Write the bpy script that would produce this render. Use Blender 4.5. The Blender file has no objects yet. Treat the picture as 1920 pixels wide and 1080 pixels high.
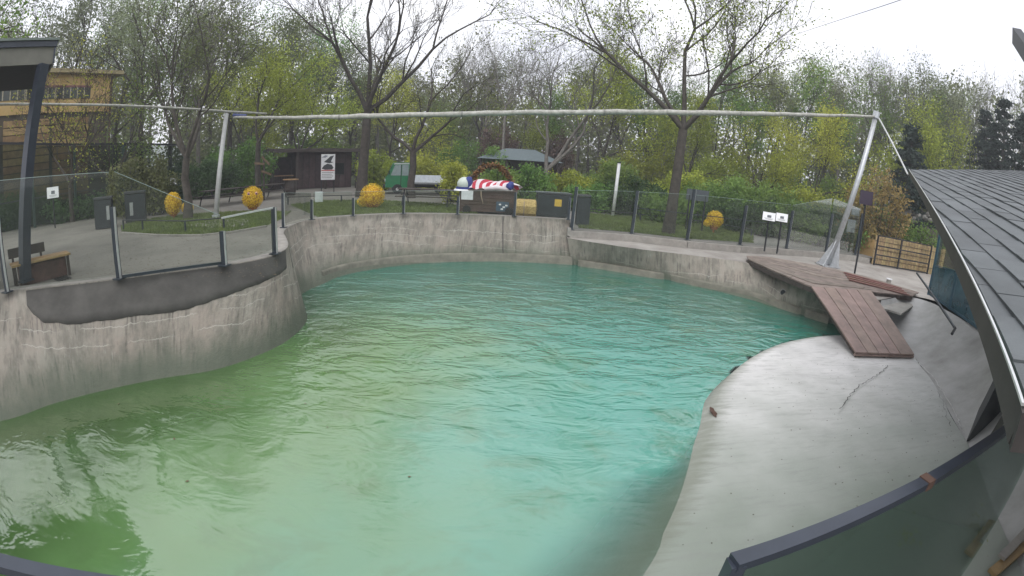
import bpy, math, random
import numpy as np
from mathutils import Vector, Matrix
from mathutils.geometry import tessellate_polygon

sc = bpy.context.scene
COL = sc.collection
R = math.radians

# ------------------------------------------------------------------ camera
F_PX = 880.0; PITCH = R(15.0); ROLL = R(3.5); CAM_H = 2.0
FW = Vector((0, math.cos(PITCH), -math.sin(PITCH)))
RT0 = Vector((1, 0, 0)); UP0 = RT0.cross(FW)
RT = RT0*math.cos(ROLL) + UP0*math.sin(ROLL)
UP = -RT0*math.sin(ROLL) + UP0*math.cos(ROLL)
cd = bpy.data.cameras.new('camera'); cam = bpy.data.objects.new('camera', cd); COL.objects.link(cam)
m = Matrix((RT, UP, -FW)).transposed().to_4x4(); m.translation = (0, 0, CAM_H); cam.matrix_world = m
cd.type = 'PANO'; cd.clip_end = 1000; cd.clip_start = 0.05; cd.sensor_width = 36
sc.camera = cam
for tgt in (cd, getattr(cd, 'cycles', None)):       # wide webcam lens: angle grows linearly with distance from the centre
    try:
        tgt.panorama_type = 'FISHEYE_LENS_POLYNOMIAL'
        tgt.fisheye_fov = math.pi
        tgt.fisheye_polynomial_k0 = 0; tgt.fisheye_polynomial_k1 = -(1920/36)/F_PX
        tgt.fisheye_polynomial_k2 = 0; tgt.fisheye_polynomial_k3 = 0; tgt.fisheye_polynomial_k4 = 0
    except Exception as e:
        print('cam', e)

# ------------------------------------------------------------------ light
SUN_EL, SUN_AZ = 55, 200        # azimuth clockwise from +Y
w = bpy.data.worlds.new('World'); sc.world = w; w.use_nodes = True
nt = w.node_tree; bg = nt.nodes['Background']
sky = nt.nodes.new('ShaderNodeTexSky'); sky.sky_type = 'NISHITA'; sky.sun_disc = False
sky.sun_elevation = R(SUN_EL); sky.sun_rotation = R(SUN_AZ); sky.air_density = 1.0; sky.dust_density = 6.0; sky.ozone_density = 1.0
hs = nt.nodes.new('ShaderNodeHueSaturation'); hs.inputs['Saturation'].default_value = 0.25
tint = nt.nodes.new('ShaderNodeMix'); tint.data_type = 'RGBA'; tint.blend_type = 'MULTIPLY'
tint.inputs['Factor'].default_value = 1; tint.inputs[7].default_value = (0.97, 0.97, 1.0, 1)
nt.links.new(sky.outputs[0], hs.inputs['Color']); nt.links.new(hs.outputs[0], tint.inputs[6])
# overcast: a pale cloud layer covers most of the clear-sky colour
tcw = nt.nodes.new('ShaderNodeTexCoord'); nzw = nt.nodes.new('ShaderNodeTexNoise'); nzw.inputs['Scale'].default_value = 2.2; nzw.inputs['Detail'].default_value = 5
nt.links.new(tcw.outputs['Generated'], nzw.inputs[0])
crw = nt.nodes.new('ShaderNodeValToRGB'); crw.color_ramp.elements[0].position = 0.35; crw.color_ramp.elements[1].position = 0.65
crw.color_ramp.elements[0].color = (3.7, 3.8, 4.25, 1); crw.color_ramp.elements[1].color = (4.8, 4.8, 4.9, 1)
nt.links.new(nzw.outputs[0], crw.inputs[0])
cl_ = nt.nodes.new('ShaderNodeMix'); cl_.data_type = 'RGBA'; cl_.inputs[0].default_value = 0.85
nt.links.new(tint.outputs[2], cl_.inputs[6]); nt.links.new(crw.outputs[0], cl_.inputs[7])
nt.links.new(cl_.outputs[2], bg.inputs[0]); bg.inputs[1].default_value = 0.14
sd = bpy.data.lights.new('sun', 'SUN'); sd.energy = 0.5; sd.angle = R(60); sd.color = (1, 0.97, 0.93)
sun = bpy.data.objects.new('sun', sd); COL.objects.link(sun)
sv = Vector((math.sin(R(SUN_AZ))*math.cos(R(SUN_EL)), math.cos(R(SUN_AZ))*math.cos(R(SUN_EL)), math.sin(R(SUN_EL))))
sun.rotation_euler = sv.to_track_quat('Z', 'Y').to_euler()
sc.view_settings.view_transform = 'Standard'; sc.view_settings.look = 'None'
sc.view_settings.gamma = 1; sc.view_settings.use_curve_mapping = False
sc.view_settings.exposure = 1.15
sc.cycles.max_bounces = 6; sc.cycles.transparent_max_bounces = 24; sc.cycles.diffuse_bounces = 3; sc.cycles.glossy_bounces = 3
sc.cycles.caustics_reflective = False; sc.cycles.caustics_refractive = False

# ------------------------------------------------------------------ where things stand (measured from the photograph)
def ray(x, y):
    a, b = x-960, 540-y; r = math.hypot(a, b) or 1e-9; t = r/F_PX
    return FW*math.cos(t) + (RT*a+UP*b)*(math.sin(t)/r)
def gp(x, y, z=0.0):
    d = ray(x, y); s = (z-CAM_H)/d.z
    return Vector((d.x*s, d.y*s, z))
def rp(x, y, dist):                      # point at horizontal distance dist
    d = ray(x, y); s = dist/math.hypot(d.x, d.y)
    return Vector((d.x*s, d.y*s, CAM_H+d.z*s))
def hat(P, x, y):                        # height above the place P at which the sight line passes
    return rp(x, y, math.hypot(P[0], P[1])).z
def at(x, y, dist, z=0.0):
    p = rp(x, y, dist); return Vector((p.x, p.y, z))

# ------------------------------------------------------------------ materials
MATS = {}
def mat(name, col, rough=0.7, metal=0.0, var=0.15, scale=6.0, bump=0.0, bscale=None, col2=None, coords='Object', spec=0.5, detail=5, stretch=None, randomise=0.0, trans=0.0):
    if name in MATS: return MATS[name]
    m = bpy.data.materials.new(name); m.use_nodes = True; n = m.node_tree; b = n.nodes['Principled BSDF']
    MATS[name] = m
    tc = n.nodes.new('ShaderNodeTexCoord'); mp = n.nodes.new('ShaderNodeMapping')
    n.links.new(tc.outputs[coords], mp.inputs[0])
    if stretch: mp.inputs['Scale'].default_value = stretch
    nz = n.nodes.new('ShaderNodeTexNoise'); nz.inputs['Scale'].default_value = scale; nz.inputs['Detail'].default_value = detail
    nz.inputs['Roughness'].default_value = 0.65
    n.links.new(mp.outputs[0], nz.inputs[0])
    rp_ = n.nodes.new('ShaderNodeValToRGB')
    c1 = [max(0, c*(1-var)) for c in col]; c2 = col2 or [min(1, c*(1+var)) for c in col]
    rp_.color_ramp.elements[0].position = 0.3; rp_.color_ramp.elements[1].position = 0.7
    rp_.color_ramp.elements[0].color = (*c1, 1); rp_.color_ramp.elements[1].color = (*c2, 1)
    n.links.new(nz.outputs[0], rp_.inputs[0]); out = rp_.outputs[0]
    if randomise:
        oi = n.nodes.new('ShaderNodeObjectInfo'); h = n.nodes.new('ShaderNodeHueSaturation')
        mr = n.nodes.new('ShaderNodeMapRange'); mr.inputs[3].default_value = 1-randomise; mr.inputs[4].default_value = 1+randomise
        n.links.new(oi.outputs['Random'], mr.inputs[0]); n.links.new(mr.outputs[0], h.inputs['Value'])
        mr2 = n.nodes.new('ShaderNodeMapRange'); mr2.inputs[3].default_value = 0.5-randomise*0.07; mr2.inputs[4].default_value = 0.5+randomise*0.07
        wn = n.nodes.new('ShaderNodeTexWhiteNoise'); wn.noise_dimensions = '1D'; n.links.new(oi.outputs['Random'], wn.inputs['W'])
        n.links.new(wn.outputs['Value'], mr2.inputs[0]); n.links.new(mr2.outputs[0], h.inputs['Hue'])
        n.links.new(out, h.inputs['Color']); out = h.outputs[0]
    n.links.new(out, b.inputs['Base Color'])
    b.inputs['Roughness'].default_value = rough; b.inputs['Metallic'].default_value = metal
    b.inputs['Specular IOR Level'].default_value = spec
    if bump:
        nb = n.nodes.new('ShaderNodeTexNoise'); nb.inputs['Scale'].default_value = bscale or scale*4; nb.inputs['Detail'].default_value = 6
        bp = n.nodes.new('ShaderNodeBump'); bp.inputs['Strength'].default_value = 1; bp.inputs['Distance'].default_value = bump
        n.links.new(mp.outputs[0], nb.inputs[0]); n.links.new(nb.outputs[0], bp.inputs['Height']); n.links.new(bp.outputs[0], b.inputs['Normal'])
    if trans:
        ts = n.nodes.new('ShaderNodeBsdfTranslucent'); mx = n.nodes.new('ShaderNodeMixShader'); mx.inputs[0].default_value = trans
        n.links.new(out, ts.inputs[0]); o = n.nodes['Material Output']
        n.links.new(b.outputs[0], mx.inputs[1]); n.links.new(ts.outputs[0], mx.inputs[2]); n.links.new(mx.outputs[0], o.inputs[0])
    return m

def glass_mat(name, tint=(0.85, 0.9, 0.88), gloss=0.12, haze=0.0, hazecol=(0.3, 0.4, 0.38)):
    m = bpy.data.materials.new(name); m.use_nodes = True; n = m.node_tree; n.nodes.clear(); MATS[name] = m
    o = n.nodes.new('ShaderNodeOutputMaterial'); t = n.nodes.new('ShaderNodeBsdfTransparent'); t.inputs[0].default_value = (*tint, 1)
    g = n.nodes.new('ShaderNodeBsdfGlossy'); g.inputs['Roughness'].default_value = 0.03
    d = n.nodes.new('ShaderNodeBsdfDiffuse'); d.inputs[0].default_value = (*hazecol, 1)
    lw = n.nodes.new('ShaderNodeFresnel'); lw.inputs[0].default_value = 1.45
    ml = n.nodes.new('ShaderNodeMath'); ml.operation = 'MULTIPLY'; ml.inputs[1].default_value = gloss/0.04*0.5
    n.links.new(lw.outputs[0], ml.inputs[0])
    m1 = n.nodes.new('ShaderNodeMixShader'); m1.inputs[0].default_value = haze
    nz = n.nodes.new('ShaderNodeTexNoise'); nz.inputs['Scale'].default_value = 2.5; nz.inputs['Detail'].default_value = 4
    mm = n.nodes.new('ShaderNodeMath'); mm.operation = 'MULTIPLY'; mm.inputs[1].default_value = haze*2
    n.links.new(nz.outputs[0], mm.inputs[0]); n.links.new(mm.outputs[0], m1.inputs[0])
    n.links.new(t.outputs[0], m1.inputs[1]); n.links.new(d.outputs[0], m1.inputs[2])
    m2 = n.nodes.new('ShaderNodeMixShader'); n.links.new(ml.outputs[0], m2.inputs[0])
    n.links.new(m1.outputs[0], m2.inputs[1]); n.links.new(g.outputs[0], m2.inputs[2]); n.links.new(m2.outputs[0], o.inputs[0])
    return m

def pool_wall_mat(name, base, dark, pink):
    """weathered cast concrete: U = metres along, V = metres down the face"""
    m = bpy.data.materials.new(name); m.use_nodes = True; n = m.node_tree; L = n.links; b = n.nodes['Principled BSDF']; MATS[name] = m
    uv = n.nodes.new('ShaderNodeUVMap'); uv.uv_map = 'UVMap'
    sx = n.nodes.new('ShaderNodeSeparateXYZ'); L.new(uv.outputs[0], sx.inputs[0])
    def noise(scale, sc3=(1, 1, 1), detail=5, rough=0.6):
        mp = n.nodes.new('ShaderNodeMapping'); mp.inputs['Scale'].default_value = sc3; L.new(uv.outputs[0], mp.inputs[0])
        z = n.nodes.new('ShaderNodeTexNoise'); z.inputs['Scale'].default_value = scale; z.inputs['Detail'].default_value = detail; z.inputs['Roughness'].default_value = rough
        L.new(mp.outputs[0], z.inputs[0]); return z.outputs[0]
    def rng(v, a, c, x=0.0, y=1.0, smooth=True):
        r = n.nodes.new('ShaderNodeMapRange'); r.interpolation_type = 'SMOOTHSTEP' if smooth else 'LINEAR'
        L.new(v, r.inputs[0]); r.inputs[1].default_value = a; r.inputs[2].default_value = c; r.inputs[3].default_value = x; r.inputs[4].default_value = y; return r.outputs[0]
    def math_(op, a, c):
        k = n.nodes.new('ShaderNodeMath'); k.operation = op
        for i, v in enumerate((a, c)):
            if isinstance(v, (int, float)): k.inputs[i].default_value = v
            elif v is not None: L.new(v, k.inputs[i])
        return k.outputs[0]
    def mix(f, a, c):
        k = n.nodes.new('ShaderNodeMix'); k.data_type = 'RGBA'
        if isinstance(f, float): k.inputs[0].default_value = f
        else: L.new(f, k.inputs[0])
        for i, v in ((6, a), (7, c)):
            if isinstance(v, tuple): k.inputs[i].default_value = (*v, 1)
            else: L.new(v, k.inputs[i])
        return k.outputs[2]
    c = mix(rng(noise(1.1, detail=7), 0.35, 0.65), base, pink)
    c = mix(rng(noise(3.5, (1, 0.35, 1), 8, 0.7), 0.40, 0.64), c, dark)
    # run-off streaks
    st = rng(noise(14, (1, 0.07, 1), 4), 0.52, 0.62)
    gate = rng(noise(1.6, (1, 1.2, 1), 3), 0.42, 0.6)
    c = mix(math_('MULTIPLY', math_('MULTIPLY', st, gate), 0.62), c, (0.07, 0.066, 0.058))
    st2 = rng(noise(19, (1, 0.1, 1), 3), 0.6, 0.68); g2 = rng(noise(2.3, (1, 1.5, 1), 3), 0.5, 0.6)
    c = mix(math_('MULTIPLY', math_('MULTIPLY', st2, g2), 0.5), c, (0.42, 0.41, 0.37))
    # cracks with lime along them, broken into lengths
    wob = noise(0.55, (1, 0.02, 1), 10, 0.7)
    vv = math_('SUBTRACT', sx.outputs[1], math_('MULTIPLY', wob, 0.6))
    for lvl, seed in ((0.36, 0.55), (0.62, 1.3), (0.95, 2.1)):
        dd = math_('ABSOLUTE', math_('SUBTRACT', vv, lvl), None)
        ln = rng(dd, 0.004, 0.014, 1, 0)
        gt = rng(noise(0.30+seed*0.13, (1, 0.02, 1), 3), 0.45, 0.52)
        c = mix(math_('MULTIPLY', math_('MULTIPLY', ln, gt), 0.6), c, (0.42, 0.41, 0.36))
        drip = rng(math_('SUBTRACT', vv, lvl), 0.0, 0.10, 1, 0)
        pos = math_('GREATER_THAN', math_('SUBTRACT', vv, lvl), 0.0)
        dr = rng(noise(26, (1, 0.03, 1), 2), 0.58, 0.66)
        c = mix(math_('MULTIPLY', math_('MULTIPLY', math_('MULTIPLY', drip, pos), dr), math_('MULTIPLY', gt, 0.6)), c, (0.40, 0.39, 0.35))
    # algae band at the water line
    wl = n.nodes.new('ShaderNodeAttribute'); wl.attribute_name = 'wet'
    al = math_('ADD', wl.outputs['Fac'], math_('MULTIPLY', math_('SUBTRACT', noise(2.0, (1, 0.5, 1)), 0.5), 0.35))
    c = mix(math_('MULTIPLY', rng(al, 0.55, 0.95), 0.85), c, (0.075, 0.095, 0.066))
    L.new(c, b.inputs['Base Color']); b.inputs['Roughness'].default_value = 0.75; b.inputs['Specular IOR Level'].default_value = 0.35
    bp = n.nodes.new('ShaderNodeBump'); bp.inputs['Distance'].default_value = 0.02; L.new(noise(9, detail=9, rough=0.7), bp.inputs['Height']); L.new(bp.outputs[0], b.inputs['Normal'])
    return m

CONC = mat('pale_concrete', (0.30, 0.29, 0.265), 0.8, var=0.22, scale=1.6, bump=0.004, bscale=30, detail=9)
COPE = mat('coping_concrete', (0.27, 0.255, 0.23), 0.75, var=0.25, scale=3, bump=0.004, bscale=25, detail=9)
PAVE = mat('asphalt_paving', (0.165, 0.155, 0.135), 0.85, var=0.28, scale=0.6, bump=0.003, bscale=60, detail=10)
PATH = mat('path_paving', (0.20, 0.19, 0.175), 0.8, var=0.15, scale=0.8, bump=0.003, bscale=40, detail=9)
GRASS = mat('lawn_grass', (0.115, 0.15, 0.045), 0.9, var=0.45, scale=3.5, bump=0.03, bscale=50, detail=10)
SOIL = mat('woodland_floor', (0.045, 0.055, 0.022), 0.95, var=0.5, scale=0.7, bump=0.03, bscale=12, detail=9)
MORTAR = mat('dark_mortar', (0.070, 0.067, 0.060), 0.85, var=0.4, scale=1.3, bump=0.003, bscale=25, detail=9)
POSTM = mat('dark_steel', (0.035, 0.045, 0.055), 0.4, 0.3, var=0.2, scale=5)
BLACK = mat('black_steel', (0.018, 0.02, 0.024), 0.45, 0.2, var=0.2, scale=5)
NAVY = mat('navy_paint', (0.036, 0.044, 0.060), 0.35, 0.1, var=0.15, scale=6)
GALV = mat('galvanised_steel', (0.50, 0.52, 0.54), 0.42, 0.55, var=0.15, scale=9, bump=0.001)
TRIM = mat('bright_trim', (0.62, 0.63, 0.62), 0.35, 0.5, var=0.1, scale=9)
WHITE = mat('white_paint', (0.72, 0.73, 0.74), 0.5, var=0.06, scale=5)
WOOD = mat('weathered_boards', (0.20, 0.16, 0.135), 0.62, var=0.4, scale=3.0, bump=0.002, bscale=20, detail=8, randomise=0.16)
RAMPW = mat('ramp_boards', (0.225, 0.16, 0.135), 0.5, var=0.3, scale=3.0, bump=0.002, bscale=20, detail=8, randomise=0.14)
OAK = mat('bench_wood', (0.30, 0.19, 0.085), 0.6, var=0.3, scale=5, detail=8, randomise=0.15)
DARKW = mat('dark_timber', (0.045, 0.035, 0.030), 0.7, var=0.3, scale=6, detail=8, randomise=0.2)
SHEDW = mat('maroon_timber', (0.052, 0.032, 0.034), 0.75, var=0.35, scale=3, detail=8)
BARK = mat('bark', (0.060, 0.052, 0.043), 0.9, var=0.45, scale=5, bump=0.01, bscale=25, detail=8, randomise=0.2)
BARKP = mat('pale_bark', (0.15, 0.14, 0.125), 0.9, var=0.35, scale=5, bump=0.005, bscale=25, detail=8, randomise=0.2)
FELT = mat('roof_felt', (0.088, 0.098, 0.102), 0.62, var=0.24, scale=1.7, bump=0.002, bscale=90, detail=10, randomise=0.13)
FASCIA = mat('brown_fascia', (0.050, 0.044, 0.042), 0.6, var=0.3, scale=4, detail=8)
CANVAS = mat('canopy_canvas', (0.17, 0.165, 0.14), 0.8, var=0.12, scale=2)
YELLOWW = mat('yellow_render', (0.52, 0.36, 0.15), 0.85, var=0.12, scale=1.2, detail=7)
OCHRE = mat('ochre_render', (0.36, 0.24, 0.10), 0.85, var=0.2, scale=2, detail=7)
TIMBERY = mat('ochre_planks', (0.28, 0.19, 0.085), 0.8, var=0.35, scale=3, detail=8, randomise=0.25)
REED = mat('split_reed', (0.36, 0.27, 0.14), 0.85, var=0.4, scale=9, detail=6, randomise=0.2)
EARTH = mat('earth_bank', (0.050, 0.040, 0.034), 0.95, var=0.35, scale=1.5, bump=0.03, bscale=8, detail=8)
STONE = mat('rockery_stone', (0.16, 0.155, 0.14), 0.9, var=0.35, scale=4, bump=0.01, randomise=0.3)
FLOWER = mat('yellow_flowers', (0.82, 0.47, 0.012), 0.7, var=0.35, scale=14, col2=(0.98, 0.74, 0.05), detail=2, trans=0.2)
def leafm(name, c, c2, r=0.25): return mat(name, c, 0.75, var=0.3, scale=0.8, col2=c2, detail=3, randomise=r, trans=0.3, spec=0.2)
LEAF_OL = leafm('olive_leaves', (0.135, 0.165, 0.068), (0.235, 0.26, 0.11))
LEAF_YG = leafm('yellow_green_leaves', (0.27, 0.33, 0.045), (0.46, 0.50, 0.085))
LEAF_GR = leafm('green_leaves', (0.12, 0.225, 0.055), (0.25, 0.38, 0.09))
LEAF_DK = leafm('dark_leaves', (0.060, 0.115, 0.040), (0.13, 0.21, 0.07))
LEAF_PALE = leafm('pale_leaves', (0.22, 0.27, 0.155), (0.33, 0.37, 0.23))
LEAF_OR = leafm('amber_leaves', (0.27, 0.20, 0.075), (0.40, 0.30, 0.12), 0.1)
LEAF_PK = leafm('rusty_leaves', (0.15, 0.10, 0.082), (0.22, 0.155, 0.125), 0.1)
NEEDLE = leafm('conifer_needles', (0.030, 0.048, 0.042), (0.060, 0.085, 0.068), 0.15)
WALLM = pool_wall_mat('pool_wall_concrete', (0.275, 0.258, 0.218), (0.16, 0.15, 0.125), (0.265, 0.232, 0.195))
GLASS = glass_mat('fence_glass', (0.93, 0.95, 0.93), 0.035, 0.03, (0.32, 0.35, 0.32))
GLASSN = glass_mat('near_glass', (0.80, 0.90, 0.86), 0.06, 0.11, (0.16, 0.23, 0.19))
TEALG = glass_mat('teal_frosted_glass', (0.35, 0.48, 0.52), 0.06, 0.6, (0.10, 0.19, 0.23))

# ------------------------------------------------------------------ mesh helpers
class MB:
    def __init__(s): s.v = []; s.f = []
    def quad(s, *p):
        i = len(s.v); s.v += [tuple(q) for q in p]; s.f.append(tuple(range(i, i+len(p)))); return s
    def box(s, c, d, ax=None, ay=None, az=None):
        """box centred on c with full sizes d, optional axes"""
        ax = Vector(ax or (1, 0, 0)); ay = Vector(ay or (0, 1, 0)); az = Vector(az or (0, 0, 1)); c = Vector(c)
        i = len(s.v)
        for k in (-.5, .5):
            for j, l in ((-.5, -.5), (.5, -.5), (.5, .5), (-.5, .5)):
                s.v.append(tuple(c+ax*d[0]*j+ay*d[1]*l+az*d[2]*k))
        s.f += [(i+3, i+2, i+1, i), (i+4, i+5, i+6, i+7)] + [(i+a, i+(a+1) % 4, i+4+(a+1) % 4, i+4+a) for a in range(4)]
        return s
    def bar(s, a, b, wx, wz, up=(0, 0, 1)):
        a = Vector(a); b = Vector(b); d = b-a; L = d.length; d.normalize(); up = Vector(up)
        if abs(d.dot(up)) > 0.98: up = Vector((0, 1, 0))
        x = d.cross(up).normalized(); z = x.cross(d)
        return s.box((a+b)/2, (wx, L, wz), x, d, z)
    def tube(s, pts, rs, n=6, caps=True):
        pts = [Vector(p) for p in pts]
        if not hasattr(rs, '__len__'): rs = [rs]*len(pts)
        i0 = len(s.v); ref = Vector((0.13, 0.27, 1)).normalized()
        for k, p in enumerate(pts):
            d = (pts[min(k+1, len(pts)-1)]-pts[max(k-1, 0)]).normalized()
            if abs(d.dot(ref)) > 0.97: x = d.cross(Vector((1, 0, 0))).normalized()
            else: x = d.cross(ref).normalized()
            y = d.cross(x)
            for j in range(n):
                a = 2*math.pi*j/n; s.v.append(tuple(p+(x*math.cos(a)+y*math.sin(a))*rs[k]))
        for k in range(len(pts)-1):
            for j in range(n):
                a = i0+k*n+j; b = i0+k*n+(j+1) % n; s.f.append((a, b, b+n, a+n))
        if caps and n > 3:
            s.f.append(tuple(i0+j for j in range(n))[::-1]); s.f.append(tuple(i0+(len(pts)-1)*n+j for j in range(n)))
        return s
    def prism(s, poly, z0, z1):
        """poly: list of xy (or xyz, z ignored)"""
        i = len(s.v); n = len(poly)
        s.v += [(p[0], p[1], z0) for p in poly] + [(p[0], p[1], z1) for p in poly]
        tri = tessellate_polygon([[Vector((p[0], p[1], 0)) for p in poly]])
        for t in tri: s.f.append(tuple(i+k for k in t)); s.f.append(tuple(i+n+k for k in reversed(t)))
        for k in range(n): s.f.append((i+k, i+(k+1) % n, i+n+(k+1) % n, i+n+k))
        return s
    def poly(s, pts, holes=()):
        i = len(s.v); loops = [pts]+list(holes); allp = [p for l in loops for p in l]
        s.v += [tuple(p) for p in allp]
        for t in tessellate_polygon([[Vector((p[0], p[1], 0)) for p in l] for l in loops]):
            a, b, c = [Vector(allp[k]) for k in t]
            if (b-a).cross(c-a).z < 0: t = t[::-1]
            s.f.append(tuple(i+k for k in t))
        return s
    def blob(s, c, r, rng, n=1, jag=0.25):
        """rough stone-like lump"""
        i = len(s.v); c = Vector(c); rows, cols = 5, 8
        for a in range(1, rows):
            for b in range(cols):
                th = math.pi*a/rows; ph = 2*math.pi*b/cols; k = 1+rng.uniform(-jag, jag)
                s.v.append((c.x+r[0]*math.sin(th)*math.cos(ph)*k, c.y+r[1]*math.sin(th)*math.sin(ph)*k, c.z+r[2]*math.cos(th)*k))
        s.v.append((c.x, c.y, c.z+r[2])); s.v.append((c.x, c.y, c.z-r[2])); t = len(s.v)-2
        for a in range(rows-2):
            for b in range(cols):
                s.f.append((i+a*cols+b, i+(a+1)*cols+b, i+(a+1)*cols+(b+1) % cols, i+a*cols+(b+1) % cols))
        for b in range(cols):
            s.f.append((t, i+b, i+(b+1) % cols)); s.f.append((t+1, i+(rows-2)*cols+(b+1) % cols, i+(rows-2)*cols+b))
        return s
    def mesh(s, name, m, off=(0, 0, 0), smooth=False):
        me = bpy.data.meshes.new(name)
        me.from_pydata([(x-off[0], y-off[1], z-off[2]) for x, y, z in s.v], [], s.f); me.materials.append(m)
        if smooth: me.polygons.foreach_set('use_smooth', [True]*len(me.polygons))
        return me

def origin_of(p):
    return Vector(p['org']) if p is not None and 'org' in p else Vector((0, 0, 0))
def build(name, mb, m, parent=None, smooth=False, label=None, kind=None):
    """one mesh object; geometry given in world coordinates"""
    off = origin_of(parent)
    o = bpy.data.objects.new(name, mb.mesh(name, m, off, smooth)); COL.objects.link(o)
    if parent is not None: o.parent = parent; o['org'] = list(off)
    else: o['org'] = [0, 0, 0]
    if label: o['label'] = label
    if kind: o['kind'] = kind
    return o
def thing(name, label, cat, loc=(0, 0, 0), group=None):
    o = bpy.data.objects.new(name, None); COL.objects.link(o); o.location = loc; o['org'] = list(loc)
    o.empty_display_size = 0.2
    o['label'] = label; o['category'] = cat
    if group: o['group'] = group
    return o
def tag(o, label=None, cat=None, group=None, kind=None):
    if label: o['label'] = label
    if cat: o['category'] = cat
    if group: o['group'] = group
    if kind: o['kind'] = kind
    return o
def dup(root, loc, rz=0.0, scale=1.0, label=None, group=None):
    r = root.copy(); COL.objects.link(r); r.location = loc; r.rotation_euler = (0, 0, rz)
    r.scale = (scale,)*3 if not hasattr(scale, '__len__') else scale
    if label: r['label'] = label
    if group: r['group'] = group
    for ch in root.children:
        c = ch.copy(); COL.objects.link(c); c.parent = r
        for g in ch.children:
            d = g.copy(); COL.objects.link(d); d.parent = c
    return r
def structure(name, mb, m, smooth=False): return build(name, mb, m, None, smooth, kind='structure')
def smooth_line(pts, step=0.25):
    """Catmull-Rom through the points, resampled"""
    P = [Vector(p) for p in pts]; P = [2*P[0]-P[1]]+P+[2*P[-1]-P[-2]]; out = []
    for i in range(1, len(P)-2):
        n = max(1, int((P[i+1]-P[i]).length/step))
        for k in range(n):
            t = k/n; a, b, c, d = P[i-1:i+3]
            out.append(0.5*((2*b)+(c-a)*t+(2*a-5*b+4*c-d)*t*t+(3*b-a-3*c+d)*t*t*t))
    out.append(P[-2]); return out
def even(pts, n):
    L = [0]
    for a, b in zip(pts, pts[1:]): L.append(L[-1]+(b-a).length)
    out = []; j = 0
    for k in range(n):
        s_ = L[-1]*k/(n-1)
        while j < len(L)-2 and L[j+1] < s_: j += 1
        t = (s_-L[j])/max(1e-9, L[j+1]-L[j]); out.append(pts[j].lerp(pts[j+1], min(1, max(0, t))))
    return out

WZ = -1.45      # water level
SZ = -0.50      # level of the lower ledge on the right

# ------------------------------------------------------------------ the pool shell
topL = [Vector((-12.2, 1.0, .1)), Vector((-10.6, 3.3, .1))] + [gp(*p, .1) for p in [(0, 549), (70, 540), (200, 525), (300, 512), (420, 497), (500, 482), (532, 469)]]
nose = [gp(*p, .1) for p in [(541, 459), (538, 446), (533, 434), (545, 424), (580, 412), (660, 405), (760, 401), (860, 402), (965, 406), (1068, 412)]]
botL = [Vector((-11.3, -1.5, WZ)), Vector((-9.6, 1.5, WZ))] + [gp(*p, WZ) for p in [(0, 790), (100, 757), (200, 731), (300, 710), (400, 694), (480, 668), (540, 638)]]
bnose = [gp(*p, WZ) for p in [(574, 604), (572, 580), (560, 560), (575, 546), (600, 535), (650, 515), (750, 498), (850, 491), (960, 490), (1072, 496)]]
def ribbon(name, tops, bots, n, nv=10, below=0.5, m=WALLM, parent=None, label=None, bulge=0.0):
    T = even(smooth_line(tops), n) if len(tops) != len(bots) else None
    if T is None:   # keep the point pairs together
        T, B = [], []
        tt = smooth_line_pairs(tops, bots, n)
        T, B = tt
    else: B = even(smooth_line(bots), n)
    me = MB(); uvs = []; wet = []; u = 0
    rows = nv+2
    for i in range(n):
        if i: u += (B[i]-B[i-1]).length*0.5+(T[i]-T[i-1]).length*0.5
        dvec = B[i]-T[i]; L = dvec.length
        for j in range(rows):
            t = j/nv if j <= nv else 1+below/L
            me.v.append(tuple(T[i]+dvec*t)); uvs.append((u, t*L)); wet.append(t)
    for i in range(n-1):
        for j in range(rows-1):
            a = i*rows+j; me.f.append((a, a+1, a+rows+1, a+rows))
    o = build(name, me, m, parent, True, label)
    d = o.data; uvl = d.uv_layers.new(name='UVMap')
    for lp in d.loops: uvl.data[lp.index].uv = uvs[lp.vertex_index]
    at_ = d.attributes.new('wet', 'FLOAT', 'POINT'); at_.data.foreach_set('value', wet)
    return o, T, B
def smooth_line_pairs(tops, bots, n):
    k = 12
    def cr(P):
        P = [Vector(p) for p in P]; P = [2*P[0]-P[1]]+P+[2*P[-1]-P[-2]]; out = []
        for i in range(1, len(P)-2):
            for q in range(k):
                t = q/k; a, b, c, d = P[i-1:i+3]
                out.append(0.5*((2*b)+(c-a)*t+(2*a-5*b+4*c-d)*t*t+(3*b-a-3*c+d)*t*t*t))
        out.append(P[-2]); return out
    T, B = cr(tops), cr(bots); M = [(a+b)/2 for a, b in zip(T, B)]
    L = [0]
    for a, b in zip(M, M[1:]): L.append(L[-1]+(b-a).length)
    oT, oB = [], []; j = 0
    for q in range(n):
        s_ = L[-1]*q/(n-1)
        while j < len(L)-2 and L[j+1] < s_: j += 1
        t = (s_-L[j])/max(1e-9, L[j+1]-L[j]); t = min(1, max(0, t)); oT.append(T[j].lerp(T[j+1], t)); oB.append(B[j].lerp(B[j+1], t))
    return oT, oB

pool = thing('pool_wall', 'stained grey concrete wall curving round the left and far side of the turquoise pool', 'pool wall')
_, Tm, Bm = ribbon('wall_face', topL+nose, botL+bnose, 150, parent=pool)
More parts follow.
